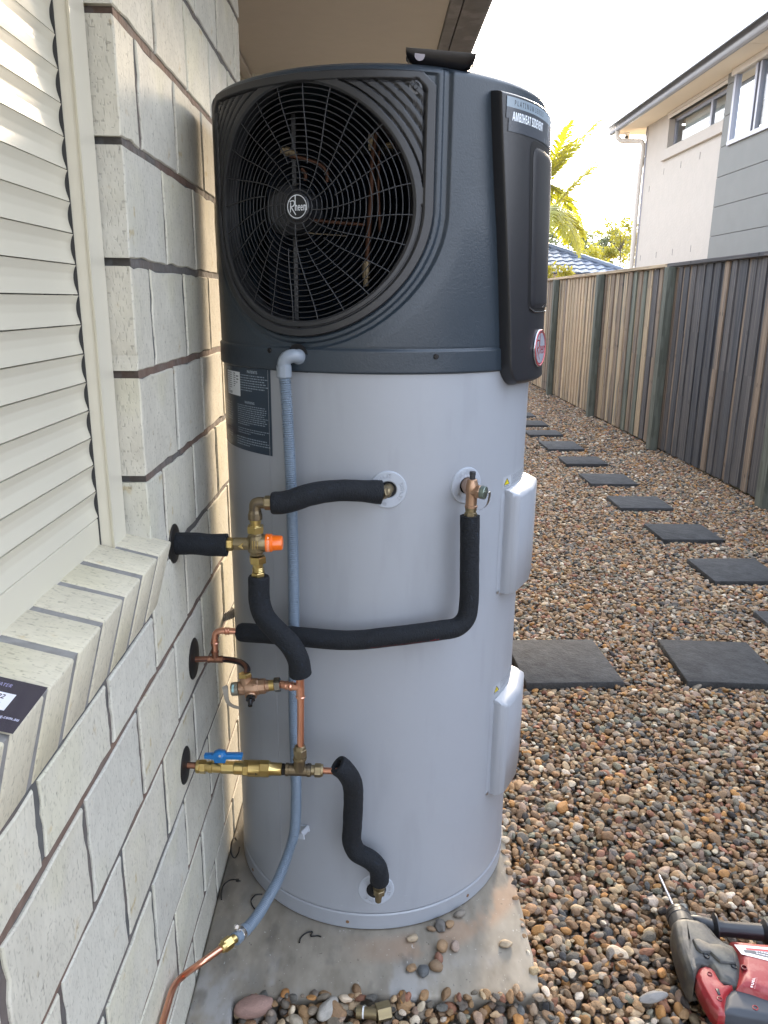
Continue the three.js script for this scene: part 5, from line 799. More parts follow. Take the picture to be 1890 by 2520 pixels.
// ---- hot pipe: tarnished copper from the wall, tee, bend up to the long sleeve
{
  const t = thing('copper_pipe', 'tarnished copper pipe with tee and bright bend beside the wall', 'pipe'), Z = -1.463;
  part('run', sweep([[-0.364, 0.7285, Z], [-0.340, 0.7295, Z], [-0.319, 0.729, Z], [-0.296, 0.7285, Z - 0.0], za(560, 1375, -1.435), za(604, 1394, -1.405), za(632, 1432, -1.378), [-0.2385, 0.7445, -1.366]], 0.0064, 14, 70), burntCopper, t);
  part('tee', merge([rev([-0.334, 0.729, Z], [1, 0, 0], [[0, 0.0064], [0.0005, 0.0078], [0.004, 0.0078], [0.005, 0.0072], [0.026, 0.0072], [0.027, 0.0078], [0.031, 0.0078], [0.0315, 0.0064]], 18), rev([-0.3185, 0.729, Z], [0, 1, 0], [[0, 0.0072], [0.014, 0.0072], [0.015, 0.0078], [0.019, 0.0078]], 18)]), burntCopper, t);
  part('riser', merge([sweep([[-0.3183, 0.745, Z], [-0.3178, 0.762, Z], [-0.3172, 0.778, Z], [-0.3145, 0.788, Z], [-0.306, 0.7925, Z], [-0.288, 0.7925, Z], [-0.262, 0.791, Z]], 0.0066, 16, 60), rev([-0.318, 0.7655, Z], [0.03, 1, 0], [[0, 0.0075], [0.0012, 0.0088], [0.0028, 0.0075]], 18), rev([-0.3182, 0.760, Z], [0.03, 1, 0], [[0, 0.0074], [0.014, 0.0074]], 18), rev([-0.2955, 0.7925, Z], [1, 0, 0], [[0, 0.0075], [0.0012, 0.009], [0.0028, 0.0075], [0.006, 0.0074], [0.0072, 0.0086], [0.0088, 0.0072]], 18)]), copperMat, t);
}
// ---- expansion control valve
{
  const t = thing('expansion_valve', 'bronze expansion valve lying sideways with black drain nozzle and bent lever', 'valve'), Z = -1.362, Y = 0.7195;
  part('body', merge([rev([-0.2535, Y - 0.003, Z], [1, 0.11, 0], [[0, 0.0125], [0.002, 0.0138], [0.012, 0.0138], [0.014, 0.0165], [0.026, 0.0178], [0.038, 0.0165], [0.040, 0.0150], [0.052, 0.0150], [0.053, 0.0118], [0.060, 0.0115]], 32), rev([-0.2385, Y + 0.004, Z], [-0.12, 1, -0.1], [[0, 0.0125], [0.014, 0.0118], [0.018, 0.0128], [0.0185, 0.0118]], 24), rev([-0.2290, Y - 0.004, Z], [0.05, -0.45, 0.89], [[0, 0.012], [0.015, 0.0112], [0.0175, 0.0118], [0.019, 0.0108]], 24), boxAt(0.003, 0.009, 0.003, -0.2235, Y + 0.009, Z + 0.0135, 0.001), boxAt(0.007, 0.003, 0.003, -0.2225, Y + 0.013, Z + 0.0125, 0.001)]), bronzeMat, t);
  part('inlet_nut', rev([-0.2405, Y + 0.0215, Z - 0.0005], [-0.12, 1, -0.1], hexp(0, 0.008, 0.0135), 6, 0.3), brassMat, t);
  part('bonnet', merge([rev([-0.268, Y - 0.0048, Z], [1, 0.11, 0], [[0, 0.0118], [0.001, 0.0132], [0.014, 0.0135]], 30)]), std({ color: lin(0.30, 0.29, 0.24), roughness: 0.4, metalness: 0.85 }), t);
  part('tag', gridGeo(6, 2, (a, b) => { const ph = lerp(0.2, 1.3, a); return [-0.2655 + 0.004 * b, Y - 0.004 + 0.0139 * Math.sin(ph - 0.2), Z + 0.0139 * Math.cos(ph - 0.2)]; }), std({ color: lin(0.25, 0.42, 0.42), roughness: 0.5 }), t);
  part('nozzle', rev([-0.2285, Y - 0.0115, Z + 0.0145], [0.04, -0.55, 0.83], [[0, 0.0092], [0.009, 0.0088], [0.010, 0.006], [0.018, 0.0042], [0.021, 0.0046], [0.022, 0.003]], 20), phys({ color: lin(0.006, 0.006, 0.007), roughness: 0.2 }), t);
  const lv = [[-0.2815, Y + 0.004, Z + 0.004], [-0.279, Y - 0.001, Z + 0.006], [-0.2775, Y - 0.015, Z + 0.008], [-0.274, Y - 0.028, Z + 0.009], [-0.266, Y - 0.036, Z + 0.009], [-0.2525, Y - 0.0405, Z + 0.009]].map((p) => V(...p)), cv = new THREE.CatmullRomCurve3(lv);
  part('lever', merge([[0, 0.0016], [1, 0.0016]].map(([s]) => gridGeo(2, 30, (a, b) => { const p = cv.getPointAt(b), T = cv.getTangentAt(b), w = V().crossVectors(T, V(0, 0, 1)).normalize(); const wd = lerp(0.011, 0.005, b); return [p.x + w.x * (a - 0.5) * wd, p.y + w.y * (a - 0.5) * wd, p.z + (s - 0.5) * 0.0016]; }))), std({ color: lin(0.42, 0.40, 0.37), roughness: 0.35, metalness: 1, side: THREE.DoubleSide }), t);
  part('outlet', merge([rev([-0.1955, Y + 0.0035, Z], [1, 0.11, 0], [[0, 0.0108], [0.012, 0.0108]], 20)]), brassMat, t);
  part('nut', rev([-0.1845, Y + 0.005, Z], [1, 0.09, 0], hexp(0, 0.0125, 0.0145), 6, 0.2), std({ color: lin(0.20, 0.19, 0.17), roughness: 0.25, metalness: 1 }), t);
}
// ---- cold riser in bright copper
{
  const t = thing('copper_riser', 'bright copper riser with side tee under the curved black sleeve', 'pipe'), Z = -1.345, X = -0.1325;
  part('tube', sweep([[X - 0.0015, 0.585, Z], [X, 0.66, Z], [X + 0.001, 0.72, Z], [-0.131, 0.775, -1.338]], 0.0069, 18, 30), copperMat, t);
  part('tee', merge([rev([X + 0.0005, 0.7045, Z], [0, 1, 0], [[0, 0.0072], [0.0005, 0.0082], [0.003, 0.0082], [0.0042, 0.0098], [0.0058, 0.0082], [0.0095, 0.008], [0.044, 0.008], [0.0455, 0.0094], [0.047, 0.008]], 22), sweep([[X, 0.7285, Z], [X - 0.012, 0.7285, Z - 0.003], [X - 0.026, 0.7275, Z - 0.009], [-0.172, 0.7265, -1.361]], (l) => 0.0078 + (l > 0.016 && l < 0.0195 ? 0.0016 : 0) + (l > 0.026 && l < 0.029 ? 0.001 : 0), 18, 40)]), copperMat, t);
}
// ---- stop valve, check valve, brass tee
{
  const t = thing('stop_valve', 'polished brass stop valve and check valve with blue lever handle', 'valve'), Z = -1.350, Y = 0.5505;
  const d = [1, -0.036, 0], at = (x) => [x, Y - (x + 0.341) * 0.036, Z];
  part('wall_pipe', rev([-0.3645, 0.5535, Z], [1, -0.05, 0], [[0, 0.0066], [0.026, 0.0066]], 16), burntCopper, t);
  part('inlet_nut', merge([rev(at(-0.3425), d, [[0, 0.0122], [0.001, 0.0132], [0.006, 0.0132], [0.007, 0.0125]], 26), rev(at(-0.3355), d, hexp(0, 0.0125, 0.0138), 6, 0.4)]), brassMat, t);
  part('ball_body', merge([rev(at(-0.323), d, [[0, 0.0105], [0.005, 0.0105], [0.0055, 0.0118], [0.012, 0.0122], [0.013, 0.0112], [0.030, 0.0112], [0.031, 0.0122]], 26), rev(at(-0.293), d, hexp(0, 0.026, 0.0122), 6, 0.5), rev([-0.2935, 0.556, Z], [0, 1, 0], [[0, 0.0068], [0.010, 0.0068]], 18)]), brassMat, t);
  part('check_body', merge([rev(at(-0.2675), d, [[0, 0.0128], [0.001, 0.0135], [0.018, 0.0135]], 28), rev(at(-0.2495), d, hexp(0, 0.011, 0.0168), 6, 0.2), rev(at(-0.2385), d, [[0, 0.0165], [0.022, 0.0165]], 32), rev(at(-0.2165), d, hexp(0, 0.019, 0.0172), 8, 0.3), rev(at(-0.1975), d, [[0, 0.0142], [0.004, 0.0128], [0.024, 0.0125], [0.025, 0.0115]], 28)]), brassMat, t);
  part('arrow', (() => { const s = new THREE.Shape(); [[-0.010, 0.0006], [0.004, 0.0006], [0.004, 0.003], [0.010, 0], [0.004, -0.003], [0.004, -0.0006], [-0.010, -0.0006]].forEach((p, i) => i ? s.lineTo(...p) : s.moveTo(...p)); const g = new THREE.ShapeGeometry(s); g.translate(-0.2275, Y - 0.006, Z + 0.0171); return g; })(), std({ color: lin(0.05, 0.035, 0.012), roughness: 0.6 }), t);
  const blue = phys({ color: lin(0.003, 0.13, 0.36), roughness: 0.35, clearcoat: 0.3, clearcoatRoughness: 0.3 });
  part('handle', (() => { const s = new THREE.Shape(); [[-0.0305, 0.003], [-0.030, -0.003], [-0.012, -0.0055], [-0.0105, -0.013], [0.010, -0.013], [0.0125, -0.0045], [0.043, -0.0055], [0.0445, 0.002], [0.043, 0.004], [0.012, 0.0045], [0.009, 0.010], [-0.002, 0.0115], [-0.011, 0.008], [-0.014, 0.0035]].forEach((p, i) => i ? s.lineTo(...p) : s.moveTo(...p)); s.closePath(); const g = new THREE.ExtrudeGeometry(s, { depth: 0.010, bevelEnabled: true, bevelSize: 0.0014, bevelThickness: 0.0018, bevelSegments: 3, bevelOffset: -0.001 }); g.translate(-0.2935, 0.577, Z - 0.002); return crease(flat(g), 0.7); })(), blue, t);
  part('handle_hub', rev([-0.2925, 0.5805, Z + 0.008], [0, 0.4, 0.92], [[0, 0.0065], [0.0035, 0.0062], [0.004, 0.005]], 18), blue, t);
  part('handle_screw', rev([-0.2925, 0.5815, Z + 0.0115], [0, 0.4, 0.92], [[0, 0.0028], [0.001, 0.0022]], 10), steelMat, t);
  const tee = part('tee', merge([rev(at(-0.1655), d, [[0, 0.0122], [0.001, 0.0132], [0.006, 0.0132], [0.007, 0.0122], [0.043, 0.0122], [0.044, 0.0134], [0.0505, 0.0134], [0.0515, 0.012]], 26), rev([-0.1370, 0.544, Z + 0.003], [0, 1, 0], [[0, 0.0118], [0.022, 0.0118], [0.0255, 0.013]], 26)]), darkBrass, t);
  part('lock_nut', rev(at(-0.1725), d, hexp(0, 0.0065, 0.0128), 6, 0.1), std({ color: lin(0.03, 0.028, 0.026), roughness: 0.35, metalness: 0.8 }), t);
  part('riser_union', merge([rev([-0.1355, 0.5695, Z + 0.004], [0, 1, 0], [[0, 0.0128], [0.003, 0.0134], [0.006, 0.0128], [0.0065, 0.0112], [0.009, 0.0112]], 26), rev([-0.1352, 0.5785, Z + 0.0045], [0, 1, 0], hexp(0, 0.0155, 0.0138), 6, 0.25), rev([-0.135, 0.594, Z + 0.0048], [0, 1, 0], [[0, 0.0115], [0.006, 0.0105], [0.0075, 0.0085]], 22)]), agedBrass, t);
  part('outlet_union', merge([rev(at(-0.1140), d, [[0, 0.0105], [0.008, 0.0105]], 20), rev(at(-0.1075), d, hexp(0, 0.0135, 0.0138), 6, 0.45), rev(at(-0.0945), d, [[0, 0.0125], [0.004, 0.0118], [0.005, 0.009]], 20)]), agedBrass, t);
  part('copper_tail', sweep([at(-0.091), [-0.070, 0.5425, -1.347], [-0.048, 0.543, -1.346]], 0.0066, 16, 16), copperMat, t);
}
{
  const t = thing('inlet_elbow', 'small brass elbow entering the lower inlet hole of the tank', 'pipe fitting');
  part('body', merge([sweep([[0.0265, 0.232, -1.414], [0.0268, 0.200, -1.420], [0.0245, 0.178, -1.432], [0.020, 0.166, -1.470]], 0.0098, 16, 24), rev([0.0267, 0.196, -1.4195], [0.0, -1, -0.1], hexp(0, 0.014, 0.0135), 6, 0.4), rev([0.0255, 0.181, -1.4225], [-0.05, -0.92, 0.1], [[0, 0.0092], [0.012, 0.0075], [0.020, 0.0068], [0.022, 0.0045]], 16)]), agedBrass, t);
}
// ---- grey corrugated drain hose
const hoseMat = phys({ color: lin(0.155, 0.20, 0.255), roughness: 0.42 });
{
  const t = thing('drain_hose', 'blue grey corrugated drain hose with elbow hanging down the tank', 'hose');
  const d = (x, y, z) => onZ(480 + x * 900 / 1659, 2020 + y * 900 / 1659, z);
  const sock = cyl(-26.0, 1.3455, RH - 0.01), e0 = [-0.1335, 1.3475, -1.470];
  part('elbow', merge([sweep([sock, [-0.1375, 1.347, -1.476], [-0.146, 1.3485, -1.470], [-0.1565, 1.3455, -1.4685], [-0.1628, 1.337, -1.4695], [-0.1635, 1.322, -1.470]], 0.0128, 24, 50), rev([-0.1635, 1.331, -1.470], [0, -1, 0], [[0, 0.0132], [0.0006, 0.0142], [0.0215, 0.0142], [0.0225, 0.0132]], 32), rev([-0.1375, 1.3465, -1.477], [0.24, 0.02, -0.97], [[0, 0.0142], [0.02, 0.0142]], 28)]), phys({ color: lin(0.22, 0.255, 0.30), roughness: 0.3 }), t);
  const pts = [[-0.1635, 1.320, -1.470], [-0.1605, 1.27, -1.470], [-0.158, 1.20, -1.470], [-0.156, 1.145, -1.470], [-0.1545, 1.05, -1.470], [-0.154, 0.95, -1.470], [-0.1545, 0.845, -1.469], [-0.157, 0.72, -1.469], [-0.1585, 0.6, -1.467], [-0.1575, 0.5, -1.464], [-0.157, 0.41, -1.461], d(450, 55, -1.452), d(432, 120, -1.440), d(408, 190, -1.415), d(375, 270, -1.380), d(335, 345, -1.340), d(290, 420, -1.300), d(248, 475, -1.268), d(222, 500, -1.250)];
  part('tube', sweep(pts, (l) => 0.0104 + 0.0014 * Math.cos(l / 0.0042 * 2 * PI), 18, 1500), hoseMat, t);
  const a = d(232, 490, -1.258), b = d(195, 525, -1.236), n = d(165, 545, -1.222), n2 = d(118, 580, -1.203), dir = (p, q) => [q[0] - p[0], q[1] - p[1], q[2] - p[2]];
  part('cuff', rev(a, dir(a, b), [[0, 0.0118], [0.001, 0.0128], [0.034, 0.0128], [0.035, 0.011]], 28), hoseMat, t);
  const c = d(214, 505, -1.2475), cl = part('hose_clamp', merge([rev(c, dir(a, b), [[0, 0.0131], [0.0005, 0.0137], [0.0085, 0.0137], [0.009, 0.0131]], 32), rev(d(186, 478, -1.235), [0.5, 0.35, 0.8], [[0, 0.0052], [0.004, 0.0055], [0.005, 0.004]], 6, 0.2), boxAt(0.010, 0.008, 0.010, ...d(197, 492, -1.238), 0.002)]), std({ color: lin(0.62, 0.62, 0.62), roughness: 0.22, metalness: 1 }), t);
  const cp = thing('drain_pipe', 'thin bright copper drain pipe with brass nut running along the wall', 'pipe');
  part('nut', merge([rev(n, dir(n, n2), hexp(0, 0.020, 0.0122), 6, 0.3), rev(d(182, 533, -1.229), dir(n, n2), [[0, 0.0088], [0.012, 0.0088]], 20), rev(d(150, 557, -1.215), dir(n, n2), [[0.008, 0.0108], [0.016, 0.0095], [0.018, 0.0075]], 20)]), brassMat, cp);
  const q = (x, y) => onX(x * 620 / 1659, 1900 + y * 620 / 1659, -0.3535), m1 = q(1190, 1345), m2 = q(1145, 1395);
  part('tube', sweep([d(118, 580, -1.203), d(70, 615, -1.186), d(20, 650, -1.170), [(m1[0]) + 0.004, m1[1], m1[2]], [-0.3525, m2[1] + 0.001, m2[2] + 0.012], [-0.3535, m2[1], m2[2] + 0.06], [-0.3535, m2[1] - 0.005, -0.8], [-0.3535, m2[1] - 0.012, -0.2]], 0.0063, 16, 120), copperMat, cp);
}
{
  const t = thing('hose_clip', 'pale grey plastic clip holding the drain hose to the tank', 'clip'), c = cyl(-28.8, 0.292, RB), pm = phys({ color: lin(0.42, 0.45, 0.50), roughness: 0.4 });
  const g = merge([boxAt(0.046, 0.014, 0.004, 0, 0, 0.002, 0.001), boxAt(0.004, 0.014, 0.020, -0.016, -0.002, 0.012, 0.001), boxAt(0.004, 0.014, 0.026, 0.020, 0.002, 0.014, 0.001), boxAt(0.026, 0.013, 0.003, 0.012, -0.004, 0.026, 0.001)]);
  part('body', g, pm, t); t.position.set(c[0] + 0.002, c[1] + 0.004, c[2]); t.rotation.set(0, -28.8 * D2R, 0.22);
}
{ // ribbed conduit between the wall and the back of the tank
  const a = onX(380 + 470 * 600 / 1659, 1130 + 1075 * 600 / 1659, XW), m = solo('conduit', sweep([[XW - 0.01, a[1] - 0.004, a[2] + 0.0], [XW + 0.015, a[1] + 0.002, a[2] - 0.01], [XW + 0.04, a[1] + 0.010, a[2] - 0.03], [XW + 0.06, a[1] + 0.012, a[2] - 0.07]], (l) => 0.0105 + 0.0011 * Math.cos(l / 0.0046 * 2 * PI), 14, 160), std({ color: lin(0.22, 0.21, 0.20), roughness: 0.6 }), 'short grey ribbed conduit in the gap between wall and tank', 'conduit');
}
// ---- cut cable ties
const tieMat = std({ color: lin(0.008, 0.008, 0.009), roughness: 0.45 });
function tie(label, pts, head) { const t = thing('cable_tie', label, 'cable tie'); part('strap', sweep(pts, (l, q, th) => 0.0019 * (0.62 + 0.38 * Math.abs(Math.cos(th))), 8, 50), tieMat, t); if (head) part('head', boxAt(0.008, 0.006, 0.006, ...head, 0.001), tieMat, t); }
tie('curled black cable tie standing against the brick wall on the pad', [[-0.352, 0.053, -1.76], [-0.354, 0.072, -1.745], [-0.357, 0.075, -1.72], [-0.353, 0.062, -1.695], [-0.345, 0.054, -1.69], [-0.338, 0.055, -1.705], [-0.337, 0.058, -1.725]]);
tie('open black cable tie with its head beside the wall on the pad', [[-0.352, 0.0525, -1.548], [-0.356, 0.0535, -1.57], [-0.354, 0.056, -1.592], [-0.342, 0.060, -1.603], [-0.328, 0.062, -1.603], [-0.314, 0.060, -1.600]], [-0.322, 0.0605, -1.6025]);
tie('black cable tie loop half hidden by the drain hose', [[-0.252, 0.0525, -1.505], [-0.268, 0.0535, -1.518], [-0.279, 0.055, -1.54], [-0.272, 0.056, -1.558], [-0.255, 0.055, -1.562]]);
tie('thin black cable tie end lying in front of the heater base', [[-0.152, 0.0525, -1.418], [-0.15, 0.053, -1.432], [-0.138, 0.0535, -1.445], [-0.125, 0.0535, -1.448], [-0.128, 0.053, -1.436], [-0.112, 0.053, -1.437], [-0.104, 0.0525, -1.434]]);
tie('black cable tie loop lying on the gravel beyond the pad', [[0.929, 0.020, -2.105], [0.945, 0.024, -2.13], [0.975, 0.026, -2.132], [0.992, 0.025, -2.112], [0.978, 0.022, -2.09], [0.95, 0.02, -2.082], [0.932, 0.019, -2.092]]);
// ---- fittings dropped on the gravel
{
  const t = thing('brass_fitting', 'old brass coupling with white tape dropped on the gravel before the pad', 'pipe fitting'), o = [-0.012, 0.051, -1.242], d = [1, 0.05, 0.12];
  part('barrel', merge([rev(o, d, [[-0.008, 0.012], [0.002, 0.0125], [0.003, 0.0105], [0.012, 0.0105], [0.030, 0.0128], [0.034, 0.0128]], 24)]), agedBrass, t);
  part('tape', rev([o[0] + 0.0045, o[1], o[2]], d, [[0, 0.0112], [0.0032, 0.0112]], 24), std({ color: lin(0.7, 0.7, 0.7), roughness: 0.7 }), t);
  part('nut', rev([o[0] + 0.032, o[1] + 0.001, o[2] + 0.003], [1, 0.02, -0.25], hexp(0, 0.030, 0.0185), 6, 0.35), agedBrass, t);
  const n = thing('black_nut', 'small black ring nut lying among the pebbles by the pad corner', 'nut'), p = onY(480 + 1592 * 0.5425, 2020 + 858 * 0.5425, 0.03);
  part('ring', rev([p[0] - 0.006, 0.034, p[2]], [0.94, 0.2, 0.25], [[0.0005, 0.0075], [0, 0.0125], [0.012, 0.0132], [0.0135, 0.012], [0.013, 0.0078], [0.001, 0.0075]], 20), std({ color: lin(0.012, 0.012, 0.013), roughness: 0.5 }), n);
}
// ---- service sticker on the sill
{
  const q = (x, y) => [x * 320 / 1659, 1600 + y * 320 / 1659];
  const tilt = Math.atan2(0.031, 0.119), top = (px, py) => { const r = rayOf(px, py), n = [Math.sin(tilt), Math.cos(tilt)], p0 = [-0.334, 1.0555]; const t = (n[0] * p0[0] + n[1] * (p0[1] - 1.45)) / (n[0] * r[0] + n[1] * r[1]); return V(r[0] * t, 1.45 + r[1] * t, r[2] * t); };
  const A = top(...q(610, 490)), B = top(...q(160, 1085)), u = B.clone().sub(A), Lz = u.length(), uz = u.clone().normalize(), inw = V(-Math.cos(tilt), Math.sin(tilt), 0), W = 0.088, H = 0.056;
  const g = gridGeo(1, 1, (a, b) => { const p = A.clone().addScaledVector(uz, b * Math.max(Lz, 0.05)).addScaledVector(inw, a * 0.085); return [p.x + 0.0012 * Math.sin(tilt), p.y + 0.0012, p.z, b, 1 - a]; });
  const m = solo('service_sticker', g, phys({ side: THREE.DoubleSide, map: canvasTex(512, 768, (c, w, h) => {
    c.fillStyle = '#2e2a3c'; c.fillRect(0, 0, w, h); c.save(); c.translate(0, h); c.rotate(-PI / 2);            // writing runs along the sill
    const W2 = h, H2 = w; c.fillStyle = '#e6e8f2'; c.fillRect(60, 150, W2 - 260, 175);
    c.fillStyle = '#2a1430'; c.font = 'bold 64px sans-serif'; c.fillText('12  6  22', 250, 215); c.fillText('22  6  27', 250, 300); c.font = '26px sans-serif'; c.fillStyle = '#4a3f6a'; c.fillText('Service Date', 75, 215); c.fillText('Due Next Service', 75, 250);
    c.fillStyle = '#c9cbe0'; c.font = 'bold 38px sans-serif'; c.fillText('www. ··········plumbing.com.au', 200, 395); c.fillStyle = '#d07a4a'; c.fillRect(260, 425, 200, 18); c.fillStyle = '#c9cbe0'; c.font = 'bold 46px sans-serif'; c.fillText('0466 ··· ···', 40, 470);
    c.fillStyle = '#8a86a8'; c.font = 'bold 50px sans-serif'; c.fillText('HOT WATER', 200, 90); c.restore();
  }), roughness: 0.25, clearcoat: 0.5, clearcoatRoughness: 0.1 }), 'dark service sticker with handwritten dates stuck on the brick sill', 'sticker');
}
// ================================================================ CORDLESS ROTARY HAMMER ON THE GRAVEL
{
  const k = (x, y, h) => { const p = onY(1590 + x * 300 / 1659, 2180 + y * 300 / 1659, h); return p; };
  const t = thing('rotary_hammer', 'red and grey cordless rotary hammer drill lying on the gravel', 'drill');
  const red = phys({ map: tex(256, 256, (u, v) => { const d = sstep(0.5, 0.72, fbm(N1, u, v, 8, 5)); return [lerp(0.25, 0.30, d), lerp(0.012, 0.06, d), lerp(0.016, 0.055, d)]; }), roughness: 0.45 });
  const grey = phys({ map: tex(256, 256, (u, v) => { const d = sstep(0.4, 0.75, fbm(N2, u, v, 7, 5)), e = fbm(N1, u, v, 40, 3); return [lerp(0.048, 0.105, d) + 0.02 * (e - 0.5), lerp(0.048, 0.098, d) + 0.02 * (e - 0.5), lerp(0.047, 0.078, d) + 0.02 * (e - 0.5)]; }), roughness: 0.55 });
  const grip = phys({ color: lin(0.040, 0.046, 0.056), roughness: 0.6 }), blk = phys({ color: lin(0.014, 0.016, 0.020), roughness: 0.45 });
  // outlines traced at the height of each part's upper face, then given their thickness
  function slab(name, pts, yTop, thick, bevel, mat, holes) {
    const q = pts.map(([x, y]) => k(x, y, yTop - bevel * 0.5)), s = new THREE.Shape(); q.forEach((p, i) => i ? s.lineTo(p[0], -p[2]) : s.moveTo(p[0], -p[2])); s.closePath();
    const g = new THREE.ExtrudeGeometry(s, { depth: thick - 2 * bevel, bevelEnabled: true, bevelThickness: bevel, bevelSize: bevel * 0.8, bevelOffset: -bevel * 0.6, bevelSegments: 6, curveSegments: 8 }); g.rotateX(-PI / 2); g.translate(0, yTop - thick + bevel, 0);
    return part(name, crease(uvBox(flat(g), 6), 0.9), mat, t);
  }
  const house_ = slab('gear_housing', [[385, 520], [430, 480], [520, 470], [700, 500], [800, 545], [880, 620], [960, 720], [1060, 800], [1180, 850], [1255, 960], [1285, 1100], [1275, 1250], [1235, 1390], [1120, 1345], [1010, 1320], [920, 1180], [860, 1090], [740, 1060], [680, 1120], [650, 1240], [600, 1200], [540, 1060], [470, 880], [425, 720], [400, 600]], 0.098, 0.085, 0.022, grey);
  slab('housing_ridge', [[640, 730], [720, 725], [860, 790], [1000, 800], [1120, 850], [1190, 920], [1215, 1050], [1010, 1030], [930, 960], [880, 900], [760, 900], [700, 860]], 0.1045, 0.012, 0.004, grey);
  for (const [x, y] of [[825, 955], [1200, 1095]]) part('screw_recess', rev(k(x, y, 0.0985), [0, 1, 0], [[-0.006, 0.0062], [0.0012, 0.0066], [0.0022, 0.0058], [0.0016, 0.0046], [-0.003, 0.0042]], 18), blk, house_);
  const motor = slab('motor_housing', [[1170, 785], [1230, 790], [1500, 820], [1900, 850], [2250, 900], [2300, 1300], [2150, 1640], [1900, 1600], [1600, 1510], [1440, 1450], [1255, 1400], [1285, 1250], [1295, 1100], [1262, 960]], 0.106, 0.098, 0.026, red);
  for (const [x, y] of [[1335, 1110]]) part('screw_recess', rev(k(x, y, 0.1065), [0, 1, 0], [[-0.006, 0.006], [0.0008, 0.0064], [0.0012, 0.0046], [-0.004, 0.0042]], 18), std({ color: lin(0.12, 0.008, 0.012), roughness: 0.5 }), motor);
  const patch = (name, c, y, mat) => { const [a, b, d, e] = c.map(([px, py]) => k(px, py, y)); const g = gridGeo(1, 1, (u, v) => [0, 1, 2].map((i) => lerp(lerp(e[i], d[i], u), lerp(a[i], b[i], u), v))); part(name, g, mat, motor); };
  patch('spec_label', [[1200, 800], [1900, 860], [1900, 1080], [1300, 930]], 0.1068, std({ map: canvasTex(512, 128, (c, w, h) => { const R = rng(8); c.fillStyle = '#d9d6d8'; c.fillRect(0, 0, w, h); c.fillStyle = '#b5232c'; c.fillRect(90, 34, w, 26); c.fillStyle = '#4b4c52'; c.fillRect(50, 62, w, 44); c.fillStyle = '#e8e8ea'; c.font = 'bold 26px sans-serif'; c.fillText('⊕ ✕ ⚠', 60, 94); scribble(c, 170, 68, 320, 2, R, 18, '#c8c8cc'); }), roughness: 0.4, side: THREE.DoubleSide }));
  patch('maker_print', [[1395, 1420], [1455, 1180], [1545, 1190], [1490, 1430]], 0.1068, std({ side: THREE.DoubleSide, map: canvasTex(256, 96, (c, w, h) => { c.clearRect(0, 0, w, h); c.fillStyle = '#e2d3d3'; c.font = 'bold 50px sans-serif'; c.save(); c.scale(1.25, 1); c.fillText('FUEL', 30, 52); c.restore(); c.font = '22px sans-serif'; c.fillStyle = '#d09a9a'; c.fillText('B R U S H L E S S', 30, 84); }), roughness: 0.45, transparent: true }));
  const handle = slab('rear_handle', [[735, 1140], [800, 1115], [880, 1140], [955, 1200], [1005, 1310], [1060, 1370], [1190, 1380], [1150, 1450], [1085, 1530], [1065, 1640], [1060, 1745], [990, 1745], [900, 1660], [800, 1490], [720, 1330], [695, 1230]], 0.092, 0.050, 0.018, red);
  for (const [x, y] of [[865, 1200], [1003, 1540]]) part('screw_recess', rev(k(x, y, 0.0925), [0, 1, 0], [[-0.006, 0.0052], [0.0006, 0.0055], [0.001, 0.004], [-0.004, 0.0036]], 16), std({ color: lin(0.12, 0.008, 0.012), roughness: 0.5 }), handle);
  slab('trigger_lock', [[945, 1400], [990, 1400], [1015, 1480], [985, 1485]], 0.0935, 0.004, 0.001, blk);
  const gr = slab('grip', [[1150, 1455], [1230, 1430], [1400, 1475], [1660, 1555], [2050, 1690], [2000, 1960], [1660, 1840], [1300, 1790], [1058, 1752], [1068, 1640], [1088, 1535]], 0.090, 0.048, 0.020, grip);
  part('screw_recess', rev(k(1487, 1660, 0.0905), [0, 1, 0], [[-0.006, 0.0055], [0.0006, 0.0058], [0.001, 0.0042], [-0.004, 0.0038]], 16), red, gr);
  part('bellows', (() => { const a = k(790, 1090, 0.062), b = k(790, 1045, 0.062); return rev(a, [a[0] - b[0] + 0.002, 0, a[2] - b[2]].map((v) => -v), [[-0.004, 0.020], [0, 0.0235], [0.003, 0.0205], [0.006, 0.0240], [0.009, 0.0210], [0.012, 0.0245], [0.015, 0.022]], 28); })(), blk, t);
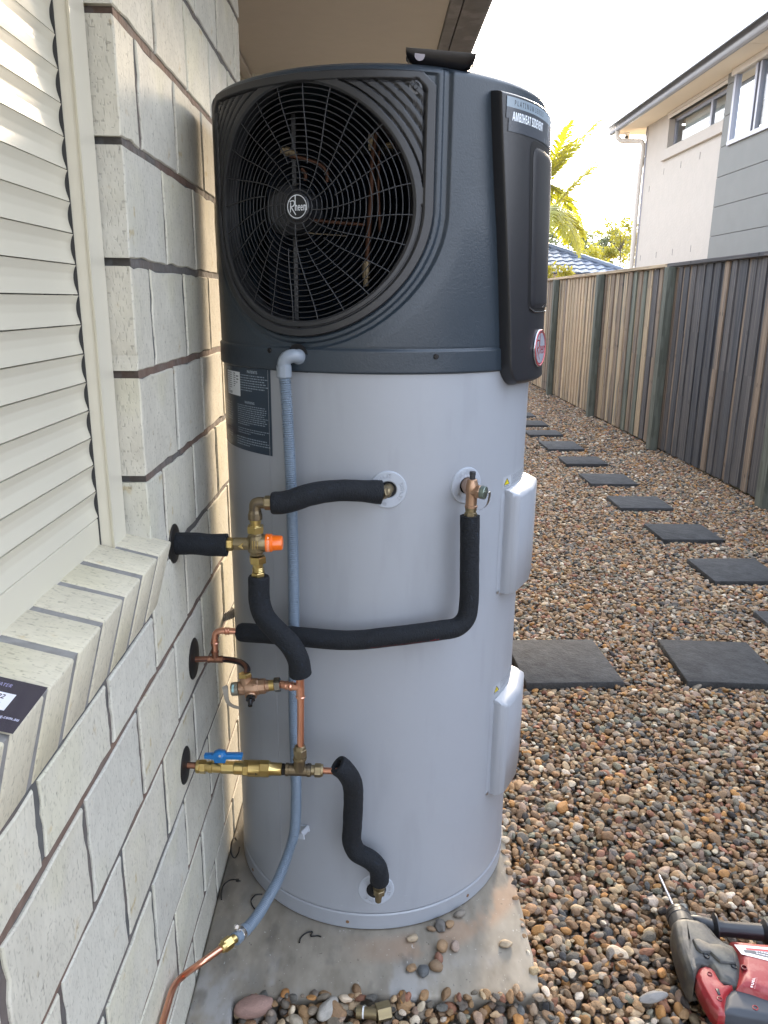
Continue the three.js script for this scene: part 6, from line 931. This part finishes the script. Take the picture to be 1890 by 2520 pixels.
  // neck, chuck, bit
  const ax = k(470, 470, 0.062), tip = onY(1621, 2150, 0.030), dir = [tip[0] - ax[0], tip[1] - ax[1] + 0.0, tip[2] - ax[2]];
  const c0 = k(490, 520, 0.062);
  part('neck', rev(c0, dir, [[-0.02, 0.028], [0, 0.0285], [0.026, 0.0265], [0.028, 0.024]], 30), grey, t);
  part('chuck', rev(c0, dir, [[0.026, 0.0245], [0.027, 0.0275], [0.034, 0.0275], [0.042, 0.0240], [0.048, 0.018], [0.050, 0.012], [0.056, 0.0085], [0.058, 0.006]], 30), blk, t);
  const D = V(...dir).normalize(), b0 = V(...c0).addScaledVector(D, 0.052);
  part('drill_bit', sweep([b0.toArray(), [lerp(b0.x, tip[0], 0.5), lerp(b0.y, tip[1], 0.5), lerp(b0.z, tip[2], 0.5)], tip], (l, q, th) => q > 0.93 ? 0.0033 * (1 - (q - 0.93) / 0.075) : 0.0027 + 0.0010 * Math.cos(2 * (th - l * 520)), 14, 120), std({ color: lin(0.62, 0.60, 0.62), roughness: 0.28, metalness: 1 }), t);
  // side handle
  const s0 = k(575, 470, 0.066), s1 = k(945, 575, 0.066), s2 = k(1640, 640, 0.066), sd = [s2[0] - s1[0], 0, s2[2] - s1[2]], L = Math.hypot(sd[0], sd[2]);
  part('side_handle', merge([rev(s1, sd, [[-0.008, 0.020], [-0.006, 0.024], [-0.002, 0.031], [0.001, 0.031], [0.004, 0.019], [0.02, 0.0165], [L - 0.012, 0.0185], [L - 0.004, 0.028], [L, 0.028], [L + 0.004, 0.02]], 30), sweep([s0, k(700, 490, 0.070), k(820, 530, 0.068), [s1[0] - 0.002, s1[1], s1[2]]], (l, q) => lerp(0.012, 0.0185, q), 20, 30)]), blk, t);
  part('handle_clamp', rev(c0, dir, [[0.010, 0.0272], [0.011, 0.0290], [0.024, 0.0285], [0.025, 0.0268]], 30), blk, t);
  part('depth_stop', boxAt(0.016, 0.012, 0.018, ...k(510, 300, 0.075), 0.003), std({ color: lin(0.07, 0.085, 0.09), roughness: 0.6 }), t);
}
renderer.render(scene, camera);
